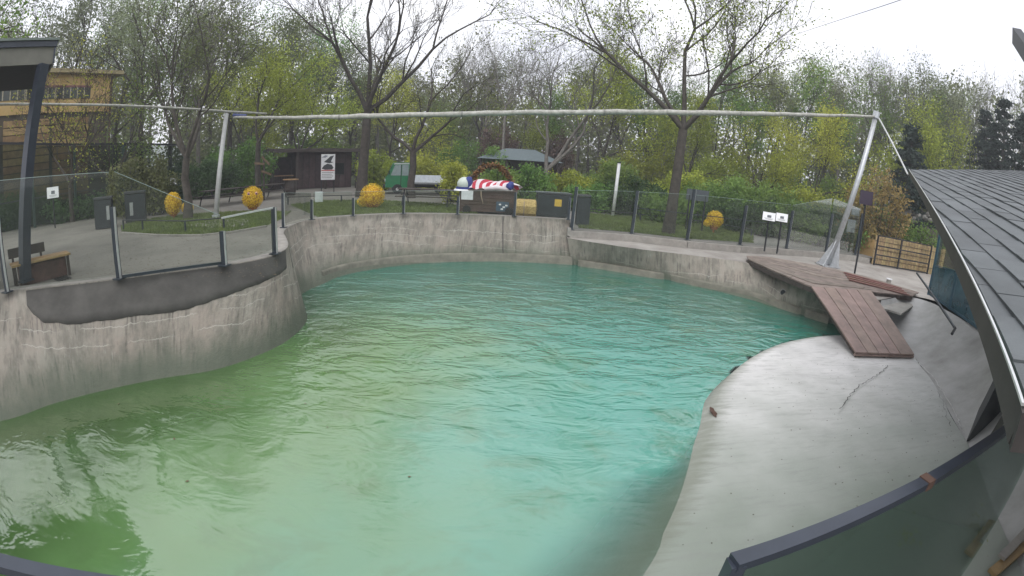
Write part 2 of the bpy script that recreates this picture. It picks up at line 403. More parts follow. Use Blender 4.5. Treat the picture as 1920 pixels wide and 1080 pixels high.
# coping strip behind the face, rounded front
def offset(line, d):
    out = []
    for i, p in enumerate(line):
        t = (line[min(i+1, len(line)-1)]-line[max(i-1, 0)]); t.z = 0; t.normalize()
        out.append(p+Vector((-t.y, t.x, 0))*d)
    return out
O1 = offset(Tm, 0.30)
cp = MB()
for i in range(len(Tm)):
    a, b = Tm[i], O1[i]
    cp.v += [(a.x, a.y, a.z-.02), (a.x+(b.x-a.x)*.07, a.y+(b.y-a.y)*.07, a.z+.012), (b.x, b.y, a.z+.012), (b.x, b.y, a.z-.35)]
for i in range(len(Tm)-1):
    for j in range(3): a = i*4+j; cp.f.append((a, a+4, a+5, a+1))
build('coping', cp, COPE, pool, True)
# ledge at the water line of the far wall
ld = MB(); seg = [i for i in range(len(Bm)) if Bm[i].y > 12.0]
for k, i in enumerate(seg):
    d = (Bm[i]-Tm[i]); p = Tm[i]+d*0.84; n_ = Vector((d.x, d.y, 0)).normalized()
    q = p+n_*0.10
    ld.v += [tuple(p-n_*.05+Vector((0, 0, .03))), tuple(q+Vector((0, 0, .02))), tuple(q+n_*.03+Vector((0, 0, -.02))), tuple(q+n_*.30+Vector((0, 0, -.9)))]
for k in range(len(seg)-1):
    for j in range(3): a = k*4+j; ld.f.append((a, a+1, a+5, a+4))
build('footing_ledge', ld, mat('ledge_concrete', (0.14, 0.14, 0.108), 0.8, var=0.3, scale=3, col2=(0.21, 0.20, 0.16), bump=0.005), pool, True)
# dark repair mortar smeared along the top of the left wall
pm = MB(); rnd = random.Random(4)
dens = smooth_line_pairs(topL[2:]+nose[:1], botL[2:]+bnose[:1], 160)
nn = len(dens[0]); i0 = int(nn*0.10); jit = 0
prof = [(0.0, 0.16), (0.02, .25), (0.05, .33), (0.14, .38), (0.3, .385), (0.42, .41), (0.5, .40), (.58, .33), (.66, .30), (.78, .27), (.86, .25), (.93, .22), (1, .30)]
def interp(tab, x):
    for (a, b), (c, d) in zip(tab, tab[1:]):
        if x <= c: return b+(d-b)*(x-a)/(c-a)
    return tab[-1][1]
cols = 0
for i in range(i0, nn):
    x = (i-i0)/(nn-1-i0); jit = jit*0.85+rnd.uniform(-.005, .005)
    t1 = interp(prof, x)+jit
    T, B = dens[0][i], dens[1][i]; d = B-T; nrm = Vector((d.x, d.y, 0)).normalized()*.012+Vector((0, 0, .006))
    for j in range(5):
        pm.v.append(tuple(T+d*(0.012+(t1-0.012)*j/4)+nrm))
    pm.v.append(tuple(T+d*t1)); cols += 1
for i in range(cols-1):
    for j in range(5): a = i*6+j; pm.f.append((a, a+1, a+7, a+6))
build('mortar_patch', pm, MORTAR, pool, True, label='dark ragged repair render along the top of the wall')
# joint in the far wall
for px in (943,):
    a, b = gp(px, 405, .1), gp(px, 490, WZ)
    jn = MB().bar(a+Vector((0, -.03, 0)), a.lerp(b, .9)+Vector((0, -.03, 0)), .02, .02); build('joint', jn, BLACK, pool)

# right-hand lower wall with ledge
edgeR = [gp(1068, 449, SZ)+Vector((-.05, .3, 0))]+[gp(*p, SZ) for p in [(1130, 457), (1200, 467), (1300, 479), (1400, 493), (1460, 511), (1520, 536), (1590, 556), (1650, 562)]]
baseR = [gp(*p, WZ) for p in [(1072, 496), (1130, 503), (1200, 515), (1300, 535), (1400, 560), (1450, 575), (1510, 592), (1570, 610), (1640, 625)]]
pr_ = thing('ledge_wall', 'low curving concrete wall under the wooden deck on the right side of the pool', 'pool wall')
_, TR, BR = ribbon('wall_face', edgeR, baseR, 70, parent=pr_)
ld = MB(); sg_ = list(range(0, 60))
for i in sg_:
    d = (BR[i]-TR[i]); p = TR[i]+d*0.80; n_ = Vector((d.x, d.y, 0)); n_ = n_.normalized() if n_.length > .02 and n_.y < 0 else Vector((-.35, -.93, 0)); q = p+n_*.10
    ld.v += [tuple(p-n_*.05+Vector((0, 0, .03))), tuple(q+Vector((0, 0, .02))), tuple(q+n_*.03+Vector((0, 0, -.02))), tuple(q+n_*.12+Vector((0, 0, -.9)))]
for k in range(len(sg_)-1):
    for j in range(3): a = k*4+j; ld.f.append((a, a+1, a+5, a+4))
build('footing_ledge', ld, MATS['ledge_concrete'], pr_, True)
P = gp(1467, 547, -1.0); k = min(range(len(TR)), key=lambda i: abs(math.atan2(TR[i].x+BR[i].x, TR[i].y+BR[i].y)-math.atan2(P.x, P.y)))
Pm = TR[k].lerp(BR[k], .52); dirn = Vector((-Pm.x, -Pm.y, 0.2)).normalized()
tb = MB().tube([Pm-dirn*.1, Pm+dirn*.035], .085, 16); build('pipe_outlet', tb, BLACK, pr_, label='round black pipe opening in the wall')
tb = MB().tube([Pm-dirn*.1, Pm+dirn*.02], .11, 16); build('pipe_collar', tb, CONC, pr_)

curbpx = [(1068, 432), (1184, 440), (1288, 452), (1387, 461), (1474, 467), (1548, 473), (1603, 480)]
curb = [gp(*p, -.25) for p in curbpx]
curb.append(curb[-1]+Vector((.9, -.1, 0)))
ledge = MB().poly([tuple(p) for p in TR]+[tuple(gp(1700, 553, SZ)), tuple(gp(1738, 560, SZ)), (16, 9, SZ), (24, 6, SZ), (27, 18.6, SZ), (16, 18.6, SZ), (1.95, 18.3, SZ)])
structure('ledge_paving', ledge, mat('ledge_paving_concrete', (0.30, 0.27, 0.24), 0.7, var=0.3, scale=0.9, col2=(0.40, 0.38, 0.35), bump=0.004, bscale=30, detail=10))

# the ground with the pool cut out of it
O2 = offset(Tm, 0.28)
def zone(pts, z, name, m): structure(name, MB().poly([(p[0], p[1], z) for p in pts]), m)
hole = [(p.x, p.y) for p in O2]
cb = [(p.x, p.y+.12) for p in curb]
left_outer = [(-70, -12), (-70, 90), (1.9, 90)]
gL = [(-12.5, -12), (-70, -12), (-70, 90), (1.99, 90), (1.99, 17.3)]+[h for h in reversed(hole)]+[(-12.5, .9)]
g1 = MB().poly([(x, y, 0) for x, y in gL]); structure('ground', g1, SOIL)
gRp = [(1.99, 17.2)]+cb+[(27, 18.4), (27, -12), (90, -12), (90, 90), (1.99, 90)]
g2 = MB().poly([(x, y, -.25) for x, y in gRp])
g2.quad((1.99, 17.2, -.25), (1.99, 90, -.25), (1.99, 90, 0), (1.99, 17.2, 0)); structure('ground', g2, SOIL)
# far ground that reaches the horizon
structure('ground', MB().quad((-600, -600, -2.6), (600, -600, -2.6), (600, 600, -2.6), (-600, 600, -2.6)).quad((-600, 89.9, -.01), (600, 89.9, -.01), (600, 600, -.01), (-600, 600, -.01)).quad((-600, -600, -.01), (-69.9, -600, -.01), (-69.9, 90, -.01), (-600, 90, -.01)).quad((89.9, -600, -.26), (600, -600, -.26), (600, 90, -.26), (89.9, 90, -.26)), SOIL)
# paving left: from coping to the hedge line
hl = [(-40, -8), (-34, 9), gp(0, 420), gp(100, 402), gp(170, 392), gp(300, 378), gp(430, 370), gp(520, 357), gp(640, 347), gp(720, 352), gp(830, 357), gp(960, 355), gp(1070, 362)]
pv = [(p[0], p[1]) for p in hl]+[(1.98, 30), (1.98, 17.35)]+[h for h in reversed(hole)]+[(-12.4, .8), (-12.4, -8)]
zone(pv, .005, 'pavement', PAVE)
rv = [(2.02, 17.3)]+[(x, y+.02) for x, y in cb]+[(24, 18.5), (21.5, 21.5)]+[(gp(*p, -.25).x, gp(*p, -.25).y) for p in [(1545, 441), (1400, 428), (1300, 417), (1200, 407), (1100, 396)]]+[(2.02, 24)]
zone(rv, -.245, 'path', PATH)
lawnL = [gp(*p) for p in [(228, 437), (300, 441), (380, 441), (430, 436), (500, 424), (530, 410), (545, 398), (470, 397), (400, 400), (330, 405), (280, 412), (228, 424)]]
zone(lawnL, .013, 'lawn', GRASS)
lawnC = [(-6.6, 15.0)]+[(p.x-.1, p.y+.3) for p in Tm if p.y > 14.6 and p.x < -1.0]+[gp(850, 384), gp(760, 379), gp(700, 376), gp(610, 377), gp(545, 385)]
zone([(p[0], p[1]) for p in lawnC], .013, 'lawn', GRASS)
lr = [gp(*p, -.25) for p in [(1085, 400), (1180, 406), (1290, 418), (1412, 433), (1412, 456), (1290, 448), (1184, 436), (1085, 428)]]
zone(lr, -.237, 'lawn', GRASS)
pad = [gp(*p) for p in [(352, 424), (400, 412), (470, 413), (455, 425), (400, 429)]]
zone(pad, .03, 'pavement', PATH)
# lawn kerbs
kb = MB(); ls = smooth_line([gp(*p) for p in [(228, 438), (300, 443), (380, 443), (430, 438), (500, 426)]], .5)
for a, b in zip(ls, ls[1:]): kb.bar(a+Vector((0, 0, .03)), b+Vector((0, 0, .03)), .08, .06)
tag(build('lawn_kerb', kb, COPE), 'thin concrete kerb round the near edge of the left lawn', 'kerb')

# curb under the right fence
ck = thing('fence_curb', 'straight raised concrete curb that carries the glass fence on the right', 'curb')
cm = MB()
for a, b in zip(curb, curb[1:]): cm.bar(a+Vector((0, 0, -.125)), b+Vector((0, 0, -.125)), .26, .248)
build('curb_block', cm, COPE, ck)
cm = MB().bar(curb[0]+Vector((-.02, -.14, -.05)), curb[0]+Vector((-.02, .4, -.05)), .12, .28); build('step_block', cm, COPE, ck)

# near side: floor under the camera
structure('viewing_platform', MB().prism([(-12.4, .25), (13, .25), (13, -6), (-12.4, -6)], -2.5, 0.0), PAVE)

# ------------------------------------------------------------------ beach and sloped wall
edge_px = [(1600, 626), (1580, 628), (1540, 630), (1500, 636), (1460, 646), (1420, 664), (1385, 688), (1360, 715), (1345, 745), (1337, 790), (1325, 830), (1310, 870), (1283, 930), (1243, 1000), (1200, 1060)]
ez = [-1.36, -1.36, -1.36, -1.36, -1.36, -1.36, -1.37, -1.37, -1.38, -1.40, -1.41, -1.425, -1.44, -1.45, -1.455]
E3 = [gp(p[0], p[1], z) for p, z in zip(edge_px, ez)]
E3.append(Vector((.35, 1.7, -1.455))); E3.append(Vector((-.6, .4, -1.46)))
base_px = [(1640, 628), (1650, 634), (1665, 640), (1680, 648), (1695, 656), (1710, 664), (1722, 680), (1738, 700), (1752, 722), (1768, 750), (1782, 777), (1797, 802), (1812, 828)]
BZ = -1.26
B3 = [gp(p[0], p[1], BZ) for p in base_px]
B3 += [Vector((7.0, 3.2, BZ)), Vector((6.4, 2.4, BZ)), Vector((5.8, 1.4, BZ)), Vector((5.2, .2, BZ))]
EB, BB = smooth_line_pairs(E3, B3, 60)
be = MB(); C = 14
rnd = random.Random(2)
for i in range(60):
    e, b = EB[i], BB[i]; out = (e-b); out.z = 0; out.normalize()
    far = max(0, min(1, (e.y-4.0)/3.6))          # crisp lip far away, soft slope near the camera
    dr = (.05+.5*(1-far))
    be.v += [tuple(e+out*(.05+3.2*(1-far)+.02)+Vector((0, 0, -.9+.35*(1-far)))), tuple(e+out*dr+Vector((0, 0, -.06-.03*(1-far))))]
    for j in range(C):
        t = (j/(C-1))**2.0; p = e.lerp(b, t); p.z += 0.02*math.sin(t*math.pi)+.012*math.sin(p.x*2.1+p.y*1.3)*t
        be.v.append(tuple(p))
W_ = C+2
for i in range(59):
    for j in range(W_-1): a = i*W_+j; be.f.append((a, a+1, a+W_+1, a+W_))
def beach_mat():
    m = mat('beach_concrete', (0.58, 0.575, 0.56), 0.6, var=0.10, scale=0.9, col2=(0.74, 0.73, 0.72), bump=0.002, bscale=25, detail=8)
    n = m.node_tree; L = n.links; b = n.nodes['Principled BSDF']; src = b.inputs['Base Color'].links[0].from_socket
    g = n.nodes.new('ShaderNodeNewGeometry'); sp = n.nodes.new('ShaderNodeSeparateXYZ'); L.new(g.outputs['Position'], sp.inputs[0])
    nz = n.nodes.new('ShaderNodeTexNoise'); nz.inputs['Scale'].default_value = 1.3; nz.inputs['Detail'].default_value = 6; L.new(g.outputs['Position'], nz.inputs[0])
    # algae film grows on the shallow near end
    ad = n.nodes.new('ShaderNodeMath'); ad.operation = 'MULTIPLY_ADD'; L.new(nz.outputs[0], ad.inputs[0]); ad.inputs[1].default_value = 2.6; L.new(sp.outputs[1], ad.inputs[2])
    mr = n.nodes.new('ShaderNodeMapRange'); mr.inputs[1].default_value = 4.6; mr.inputs[2].default_value = 9.2; mr.inputs[3].default_value = .85; mr.inputs[4].default_value = 0; L.new(ad.outputs[0], mr.inputs[0])
    mx = n.nodes.new('ShaderNodeMix'); mx.data_type = 'RGBA'; L.new(mr.outputs[0], mx.inputs[0]); L.new(src, mx.inputs[6]); mx.inputs[7].default_value = (0.20, 0.24, 0.19, 1)
    # wet streaks
    mp = n.nodes.new('ShaderNodeMapping'); mp.inputs['Scale'].default_value = (1.2, 7, 1); mp.inputs['Rotation'].default_value = (0, 0, .35); L.new(g.outputs['Position'], mp.inputs[0])
    n2 = n.nodes.new('ShaderNodeTexNoise'); n2.inputs['Scale'].default_value = 1.6; n2.inputs['Detail'].default_value = 9; n2.inputs['Roughness'].default_value = .7; L.new(mp.outputs[0], n2.inputs[0])
    r2 = n.nodes.new('ShaderNodeMapRange'); r2.inputs[1].default_value = .50; r2.inputs[2].default_value = .66; r2.inputs[3].default_value = 0; r2.inputs[4].default_value = .38; L.new(n2.outputs[0], r2.inputs[0])
    m2 = n.nodes.new('ShaderNodeMix'); m2.data_type = 'RGBA'; L.new(r2.outputs[0], m2.inputs[0]); L.new(mx.outputs[2], m2.inputs[6]); m2.inputs[7].default_value = (0.24, 0.25, 0.23, 1)
    ea = n.nodes.new('ShaderNodeAttribute'); ea.attribute_name = 'edge'      # algae and wet line along the water
    es = n.nodes.new('ShaderNodeMath'); es.operation = 'MULTIPLY_ADD'; L.new(n2.outputs[0], es.inputs[0]); es.inputs[1].default_value = 1.2; L.new(ea.outputs['Fac'], es.inputs[2])
    er = n.nodes.new('ShaderNodeMapRange'); er.inputs[1].default_value = 1.05; er.inputs[2].default_value = 1.6; er.inputs[4].default_value = .7; L.new(es.outputs[0], er.inputs[0])
    m3 = n.nodes.new('ShaderNodeMix'); m3.data_type = 'RGBA'; L.new(er.outputs[0], m3.inputs[0]); L.new(m2.outputs[2], m3.inputs[6]); m3.inputs[7].default_value = (0.17, 0.185, 0.14, 1)
    L.new(m3.outputs[2], b.inputs['Base Color'])
    rr = n.nodes.new('ShaderNodeMapRange'); rr.inputs[3].default_value = .28; rr.inputs[4].default_value = .6; L.new(nz.outputs[0], rr.inputs[0]); L.new(rr.outputs[0], b.inputs['Roughness'])
    return m
BEACH = beach_mat()
bo = structure('beach', be, BEACH, True)
ev = []
for i in range(60):
    L_ = (EB[i]-BB[i]).length; ev += [1, 1]+[max(0, 1-(L_*(j/(C-1))**2)/.5) if j else 1 for j in range(C)]
bo.data.attributes.new('edge', 'FLOAT', 'POINT').data.foreach_set('value', ev)
SLOPE = mat('sloped_concrete', (0.34, 0.34, 0.32), 0.65, var=0.22, scale=0.9, col2=(0.48, 0.48, 0.475), bump=0.004, bscale=18, detail=9)
sl = thing('sloped_wall', 'pale cracked concrete slope rising from the haul-out beach to the teal glass panels', 'wall')
TZ = -.3
topS = [gp(1652, 563, SZ+.01), gp(1700, 556, SZ+.01), gp(1742, 566, SZ+.06), gp(1775, 582, TZ), gp(1812, 604, TZ), gp(1850, 634, TZ), gp(1885, 695, TZ), Vector((8.3, 3.4, TZ)), Vector((7.4, 1.6, TZ)), Vector((6.8, .1, TZ))]
botS = [gp(1645, 632, BZ-.03), gp(1668, 641, BZ-.03), gp(1692, 654, BZ-.03), gp(1712, 667, BZ-.03), gp(1745, 712, BZ-.03), gp(1784, 780, BZ-.03), gp(1812, 830, BZ-.03), Vector((6.7, 2.8, BZ-.03)), Vector((5.8, 1.4, BZ-.03)), Vector((5.2, 0, BZ-.03))]
sT, sB = smooth_line_pairs(topS, botS, 60)
sm = MB()
for i in range(60):
    for j in range(9):
        t = j/8; p = sT[i].lerp(sB[i], t); p.z -= .10*math.sin(math.pi*t); p.z += .02*math.sin(i*.9+j)*math.sin(math.pi*t); sm.v.append(tuple(p))
for i in range(59):
    for j in range(8): a = i*9+j; sm.f.append((a, a+1, a+10, a+9))
build('slope_face', sm, SLOPE, sl, True)
tp = MB()
oS = offset(sT, .5)
if (oS[10]-Vector((0, 0, 0))).length < sT[10].length: oS = offset(sT, -.5)
KS = 20
for i in range(KS, 60): tp.v += [tuple(sT[i]), tuple(sT[i]+Vector((0, 0, .02))), tuple(oS[i]+Vector((0, 0, .02))), tuple(oS[i]+Vector((0, 0, -1)))]
for i in range(59-KS):
    for j in range(3): a = i*4+j; tp.f.append((a, a+4, a+5, a+1))
build('slope_kerb', tp, COPE, sl)
# cracks: thin ragged gaps with chipped edges
def crack(pxs, z, parent, name='crack', col=None, wd=.012, seed=1, surf=None, jag=.035):
    rn = random.Random(seed); pts = smooth_line([gp(*p, z) for p in pxs], .09); mb_ = MB(); prev = None
    for i, p in enumerate(pts):
        t = (pts[min(i+1, len(pts)-1)]-pts[max(i-1, 0)]).normalized(); s_ = Vector((-t.y, t.x, 0))
        q = p+s_*rn.uniform(-jag, jag)+Vector((0, 0, .012)); w_ = wd*rn.uniform(.3, 1.4)
        cur = (q-s_*w_, q+s_*w_)
        if prev: mb_.quad(prev[0], prev[1], cur[1], cur[0])
        prev = cur
    return build(name, mb_, col or MATS['crack_dark'], parent)
mat('crack_dark', (0.07, 0.07, 0.065), .9); mat('crack_lime', (0.62, 0.62, 0.60), .9)
ckp = thing('beach_crack', 'jagged dark crack running across the pale beach below the ramp', 'crack')
crack([(1665, 686), (1650, 700), (1632, 712), (1612, 722), (1598, 737), (1588, 750), (1576, 768)], -1.262, ckp, wd=.009, jag=.028)
ck2 = thing('beach_crack', 'long lime-edged crack along the foot of the sloped wall', 'crack')
crack([(1718, 676), (1735, 694), (1748, 706), (1762, 728), (1776, 750), (1786, 770), (1796, 788), (1806, 812)], BZ+.02, ck2, col=MATS['crack_lime'], wd=.012, seed=3, jag=.035)
crack([(1757, 735), (1768, 757), (1774, 778), (1782, 800)], BZ+.02, ck2, wd=.005, seed=5)

# ------------------------------------------------------------------ water
def water_mat():
    m = bpy.data.materials.new('pool_water'); m.use_nodes = True; n = m.node_tree; L = n.links; b = n.nodes['Principled BSDF']; o = n.nodes['Material Output']
    g = n.nodes.new('ShaderNodeNewGeometry'); sp = n.nodes.new('ShaderNodeSeparateXYZ'); L.new(g.outputs['Position'], sp.inputs[0])
    def noise(s, sc3=(1, 1, 1), d=4, rot=0, r=.6, dist=0):
        mp = n.nodes.new('ShaderNodeMapping'); mp.inputs['Scale'].default_value = sc3; mp.inputs['Rotation'].default_value = (0, 0, rot); L.new(g.outputs['Position'], mp.inputs[0])
        z = n.nodes.new('ShaderNodeTexNoise'); z.inputs['Scale'].default_value = s; z.inputs['Detail'].default_value = d; z.inputs['Roughness'].default_value = r; z.inputs['Distortion'].default_value = dist
        L.new(mp.outputs[0], z.inputs[0]); return z.outputs[0]
    def mth(op, a, c):
        k = n.nodes.new('ShaderNodeMath'); k.operation = op
        for i, v in enumerate((a, c)):
            if isinstance(v, (int, float)): k.inputs[i].default_value = v
            else: L.new(v, k.inputs[i])
        return k.outputs[0]
    def rng(v, a, c):
        r = n.nodes.new('ShaderNodeMapRange'); r.interpolation_type = 'SMOOTHSTEP'; L.new(v, r.inputs[0]); r.inputs[1].default_value = a; r.inputs[2].default_value = c; return r.outputs[0]
    def mix(f, a, c):
        k = n.nodes.new('ShaderNodeMix'); k.data_type = 'RGBA'; L.new(f, k.inputs[0])
        for i, v in ((6, a), (7, c)):
            if isinstance(v, tuple): k.inputs[i].default_value = (*v, 1)
            else: L.new(v, k.inputs[i])
        return k.outputs[2]
    big = noise(.35, d=3); med = noise(1.1, (1, 1.4, 1), d=5, dist=.6)
    # algae-green left, its edge darkened in colour for the wall's reflection; clearer turquoise right
    x = mth('ADD', mth('ADD', sp.outputs[0], mth('MULTIPLY', sp.outputs[1], -.18)), mth('MULTIPLY', mth('SUBTRACT', big, .5), 5.0))
    c = mix(rng(x, -7.5, -3.2), (0.040, 0.085, 0.022), (0.110, 0.220, 0.075)); c = mix(rng(x, -4.2, 1.0), c, (0.075, 0.310, 0.245))
    # far water painted darker, standing for the reflected wall and trees
    yy = mth('ADD', mth('ADD', sp.outputs[1], mth('MULTIPLY', sp.outputs[0], .12)), mth('MULTIPLY', mth('SUBTRACT', big, .5), 4.0)); c = mix(rng(yy, 6.5, 13.5), c, (0.026, 0.145, 0.105))
    c = mix(mth('MULTIPLY', rng(med, .50, .68), .35), c, (0.08, 0.15, 0.055))
    L.new(c, b.inputs['Base Color']); b.inputs['Roughness'].default_value = .04; b.inputs['IOR'].default_value = 1.85
    b.inputs['Specular IOR Level'].default_value = .8
    w1 = noise(1.2, (1, 1.9, 1), d=3, rot=.2, dist=.45); w2 = noise(4.5, (1, 1.8, 1), d=4, rot=-.25, dist=.3); w3 = noise(.45, (1, 1.6, 1), d=2, rot=.5)
    # the jet stirs the far middle, the near left is calm
    dx = mth('SUBTRACT', sp.outputs[0], .8); dy = mth('SUBTRACT', sp.outputs[1], 10.5)
    rr = mth('SQRT', mth('ADD', mth('MULTIPLY', mth('MULTIPLY', dx, dx), .35), mth('MULTIPLY', dy, dy)), 0)
    stir = mth('SUBTRACT', 1.15, mth('MULTIPLY', rng(rr, 1.0, 7.5), 1.03))
    h = mth('MULTIPLY', mth('ADD', mth('ADD', mth('MULTIPLY', w1, .15), mth('MULTIPLY', w2, .013)), mth('MULTIPLY', w3, .14)), stir)
    bp = n.nodes.new('ShaderNodeBump'); bp.inputs['Strength'].default_value = 1; bp.inputs['Distance'].default_value = 1.0
    L.new(h, bp.inputs['Height']); L.new(bp.outputs[0], b.inputs['Normal'])
    # shallow water lets the beach show
    at_ = n.nodes.new('ShaderNodeAttribute'); at_.attribute_name = 'depth'
    tr = n.nodes.new('ShaderNodeBsdfTransparent'); tr.inputs[0].default_value = (.80, .90, .85, 1)
    gl = n.nodes.new('ShaderNodeBsdfGlossy'); gl.inputs['Roughness'].default_value = .05; L.new(bp.outputs[0], gl.inputs['Normal'])
    fr = n.nodes.new('ShaderNodeFresnel'); fr.inputs[0].default_value = 1.33; L.new(bp.outputs[0], fr.inputs[1])
    m1 = n.nodes.new('ShaderNodeMixShader'); L.new(fr.outputs[0], m1.inputs[0]); L.new(tr.outputs[0], m1.inputs[1]); L.new(gl.outputs[0], m1.inputs[2])
    m2 = n.nodes.new('ShaderNodeMixShader'); L.new(rng(mth('ADD', at_.outputs['Fac'], mth('MULTIPLY', mth('SUBTRACT', med, .5), .06)), 0.0, .42), m2.inputs[0]); L.new(m1.outputs[0], m2.inputs[1]); L.new(b.outputs[0], m2.inputs[2])
    L.new(m2.outputs[0], o.inputs[0]); return m
wm = MB(); nx, ny = 140, 110; X0, X1, Y0, Y1 = -14.0, 11.5, -1.5, 18.5
ed = np.array([(p.x, p.y) for p in EB]); bd = np.array([(p.x, p.y) for p in BB]); dep = []
for j in range(ny):
    for i in range(nx):
        x = X0+(X1-X0)*i/(nx-1); y = Y0+(Y1-Y0)*j/(ny-1); wm.v.append((x, y, WZ))
        dd = np.hypot(ed[:, 0]-x, ed[:, 1]-y); k = int(dd.argmin()); far = max(0, min(1, (ed[k, 1]-4.0)/3.6))
        inside = ((ed[k]-np.array((x, y)))@(bd[k]-ed[k])) < 0
        d_ = 0.0 if inside else float(dd[k])*(0.42+3.0*far)
        dep.append(d_)
for j in range(ny-1):
    for i in range(nx-1): a = j*nx+i; wm.f.append((a, a+1, a+nx+1, a+nx))
wo = structure('water', wm, water_mat(), True)
wo.data.attributes.new('depth', 'FLOAT', 'POINT').data.foreach_set('value', dep)
structure('pool_floor', MB().quad((-15, -2, -2.55), (20, -2, -2.55), (20, 19, -2.55), (-15, 19, -2.55)), MORTAR)

# ------------------------------------------------------------------ deck and ramp
def lerp(a, b, t): return a+(b-a)*t
dk = thing('wooden_deck', 'long weathered plank deck lying on the ledge at the right pool edge', 'deck')
DZ = SZ+.13
A = gp(1398, 480, DZ); Bq = gp(1723, 549, DZ); Cq = gp(1711, 555, DZ); Dq = gp(1521, 536, DZ)
topline = [gp(1400, 479, DZ), gp(1440, 481, DZ), gp(1537, 498, DZ), gp(1625, 518, DZ), gp(1723, 548, DZ)]
botline = [gp(1402, 485, DZ), gp(1447, 506, DZ), gp(1521, 537, DZ), gp(1631, 546, DZ), gp(1711, 554, DZ)]
tl, bl = even(topline, 25), even(botline, 25)
NB = 9; rnd = random.Random(8)
for k in range(NB):
    # boards along the ledge, some broken into two lengths
    cuts = [0, rnd.choice([8, 11, 14, 17]), 24]
    for c0, c1 in zip(cuts, cuts[1:]):
        mb_ = MB(); dz = rnd.uniform(-.008, .01); g_ = .07
        for i in range(c0, c1+1):
            i2 = i-(.06 if i == c1 and c1 != 24 else 0)
            a = tl[i].lerp(bl[i], (k+g_/2)/NB); b = tl[i].lerp(bl[i], (k+1-g_/2)/NB)
            if i == c1 and c1 != 24: a = a.lerp(tl[i-1].lerp(bl[i-1], (k+g_/2)/NB), .05); b = b.lerp(tl[i-1].lerp(bl[i-1], (k+1-g_/2)/NB), .05)
            mb_.v += [tuple(a+Vector((0, 0, dz))), tuple(b+Vector((0, 0, dz))), tuple(b+Vector((0, 0, dz-.035))), tuple(a+Vector((0, 0, dz-.035)))]
        n_ = c1-c0+1
        for i in range(n_-1):
            for j in range(4): mb_.f.append((i*4+j, i*4+(j+1) % 4, i*4+4+(j+1) % 4, i*4+4+j))
        mb_.f += [(0, 3, 2, 1), ((n_-1)*4, (n_-1)*4+1, (n_-1)*4+2, (n_-1)*4+3)]
        build('plank', mb_, WOOD, dk)
fr = MB()
for a, b in zip(bl, bl[1:]): fr.bar(a+Vector((0, .02, -.11)), b+Vector((0, .02, -.11)), .05, .14)
build('front_beam', fr, DARKW, dk)
fr = MB()
for i in range(1, 25, 3): fr.bar(tl[i]+Vector((0, 0, -.085)), bl[i]+Vector((0, 0, -.085)), .07, .085)
build('bearer', fr, DARKW, dk, kind='stuff')
# reddish loose boards near the right end
st = thing('board_stack', 'reddish loose boards lying on the right end of the weathered deck', 'boards')
for k in range(4):
    a = gp(1583+k*3, 511+k*4.3, DZ+.03); b = gp(1690+k*5, 541+k*4, DZ+.03)
    build('board', MB().bar(a, b, .17, .03), mat('red_boards', (0.17, 0.085, 0.065), .55, var=.25, scale=4, randomise=.2), st)
rm = thing('ramp', 'brown plank ramp sloping from the deck down to the pale beach', 'ramp')
r0, r1 = gp(1521, 537, DZ+.035), gp(1634, 545, DZ+.035)
b0, b1 = gp(1604, 660, BZ+.12), gp(1715, 664, BZ+.12)
nrm = (b0-r0).cross(r1-r0).normalized()
if nrm.z < 0: nrm = -nrm
ws = [0, .19, .37, .555, .74, 1]
for k in range(5):
    q = [r0.lerp(r1, ws[k]+.006), r0.lerp(r1, ws[k+1]-.006), b0.lerp(b1, ws[k+1]-.006), b0.lerp(b1, ws[k]+.006)]
    mb_ = MB(); i = 0; mb_.v = [tuple(p) for p in q]+[tuple(p-nrm*.04) for p in q]
    mb_.f = [(0, 1, 2, 3), (7, 6, 5, 4)]+[(a, a+4, (a+1) % 4+4, (a+1) % 4) for a in range(4)]
    build('plank', mb_, RAMPW, rm)
for s_ in (.03, .5, .97):
    build('runner', MB().bar(r0.lerp(r1, s_)-nrm*.085, b0.lerp(b1, s_)-nrm*.085, .05, .08, nrm), DARKW, rm)
build('foot_batten', MB().bar(b0+Vector((0, .02, -.07)), b1+Vector((0, .02, -.07)), .05, .05), RAMPW, rm)
# broken slab under the deck end
bs = MB(); rn = random.Random(3); poly = [gp(*p, -.62) for p in [(1640, 555), (1700, 558), (1712, 572), (1690, 588), (1668, 580), (1650, 578)]]
bs.prism([(p.x, p.y) for p in poly], -.68, -.63)
tag(build('broken_slab', bs, CONC), 'chipped pale concrete slab beside the top of the ramp', 'slab')

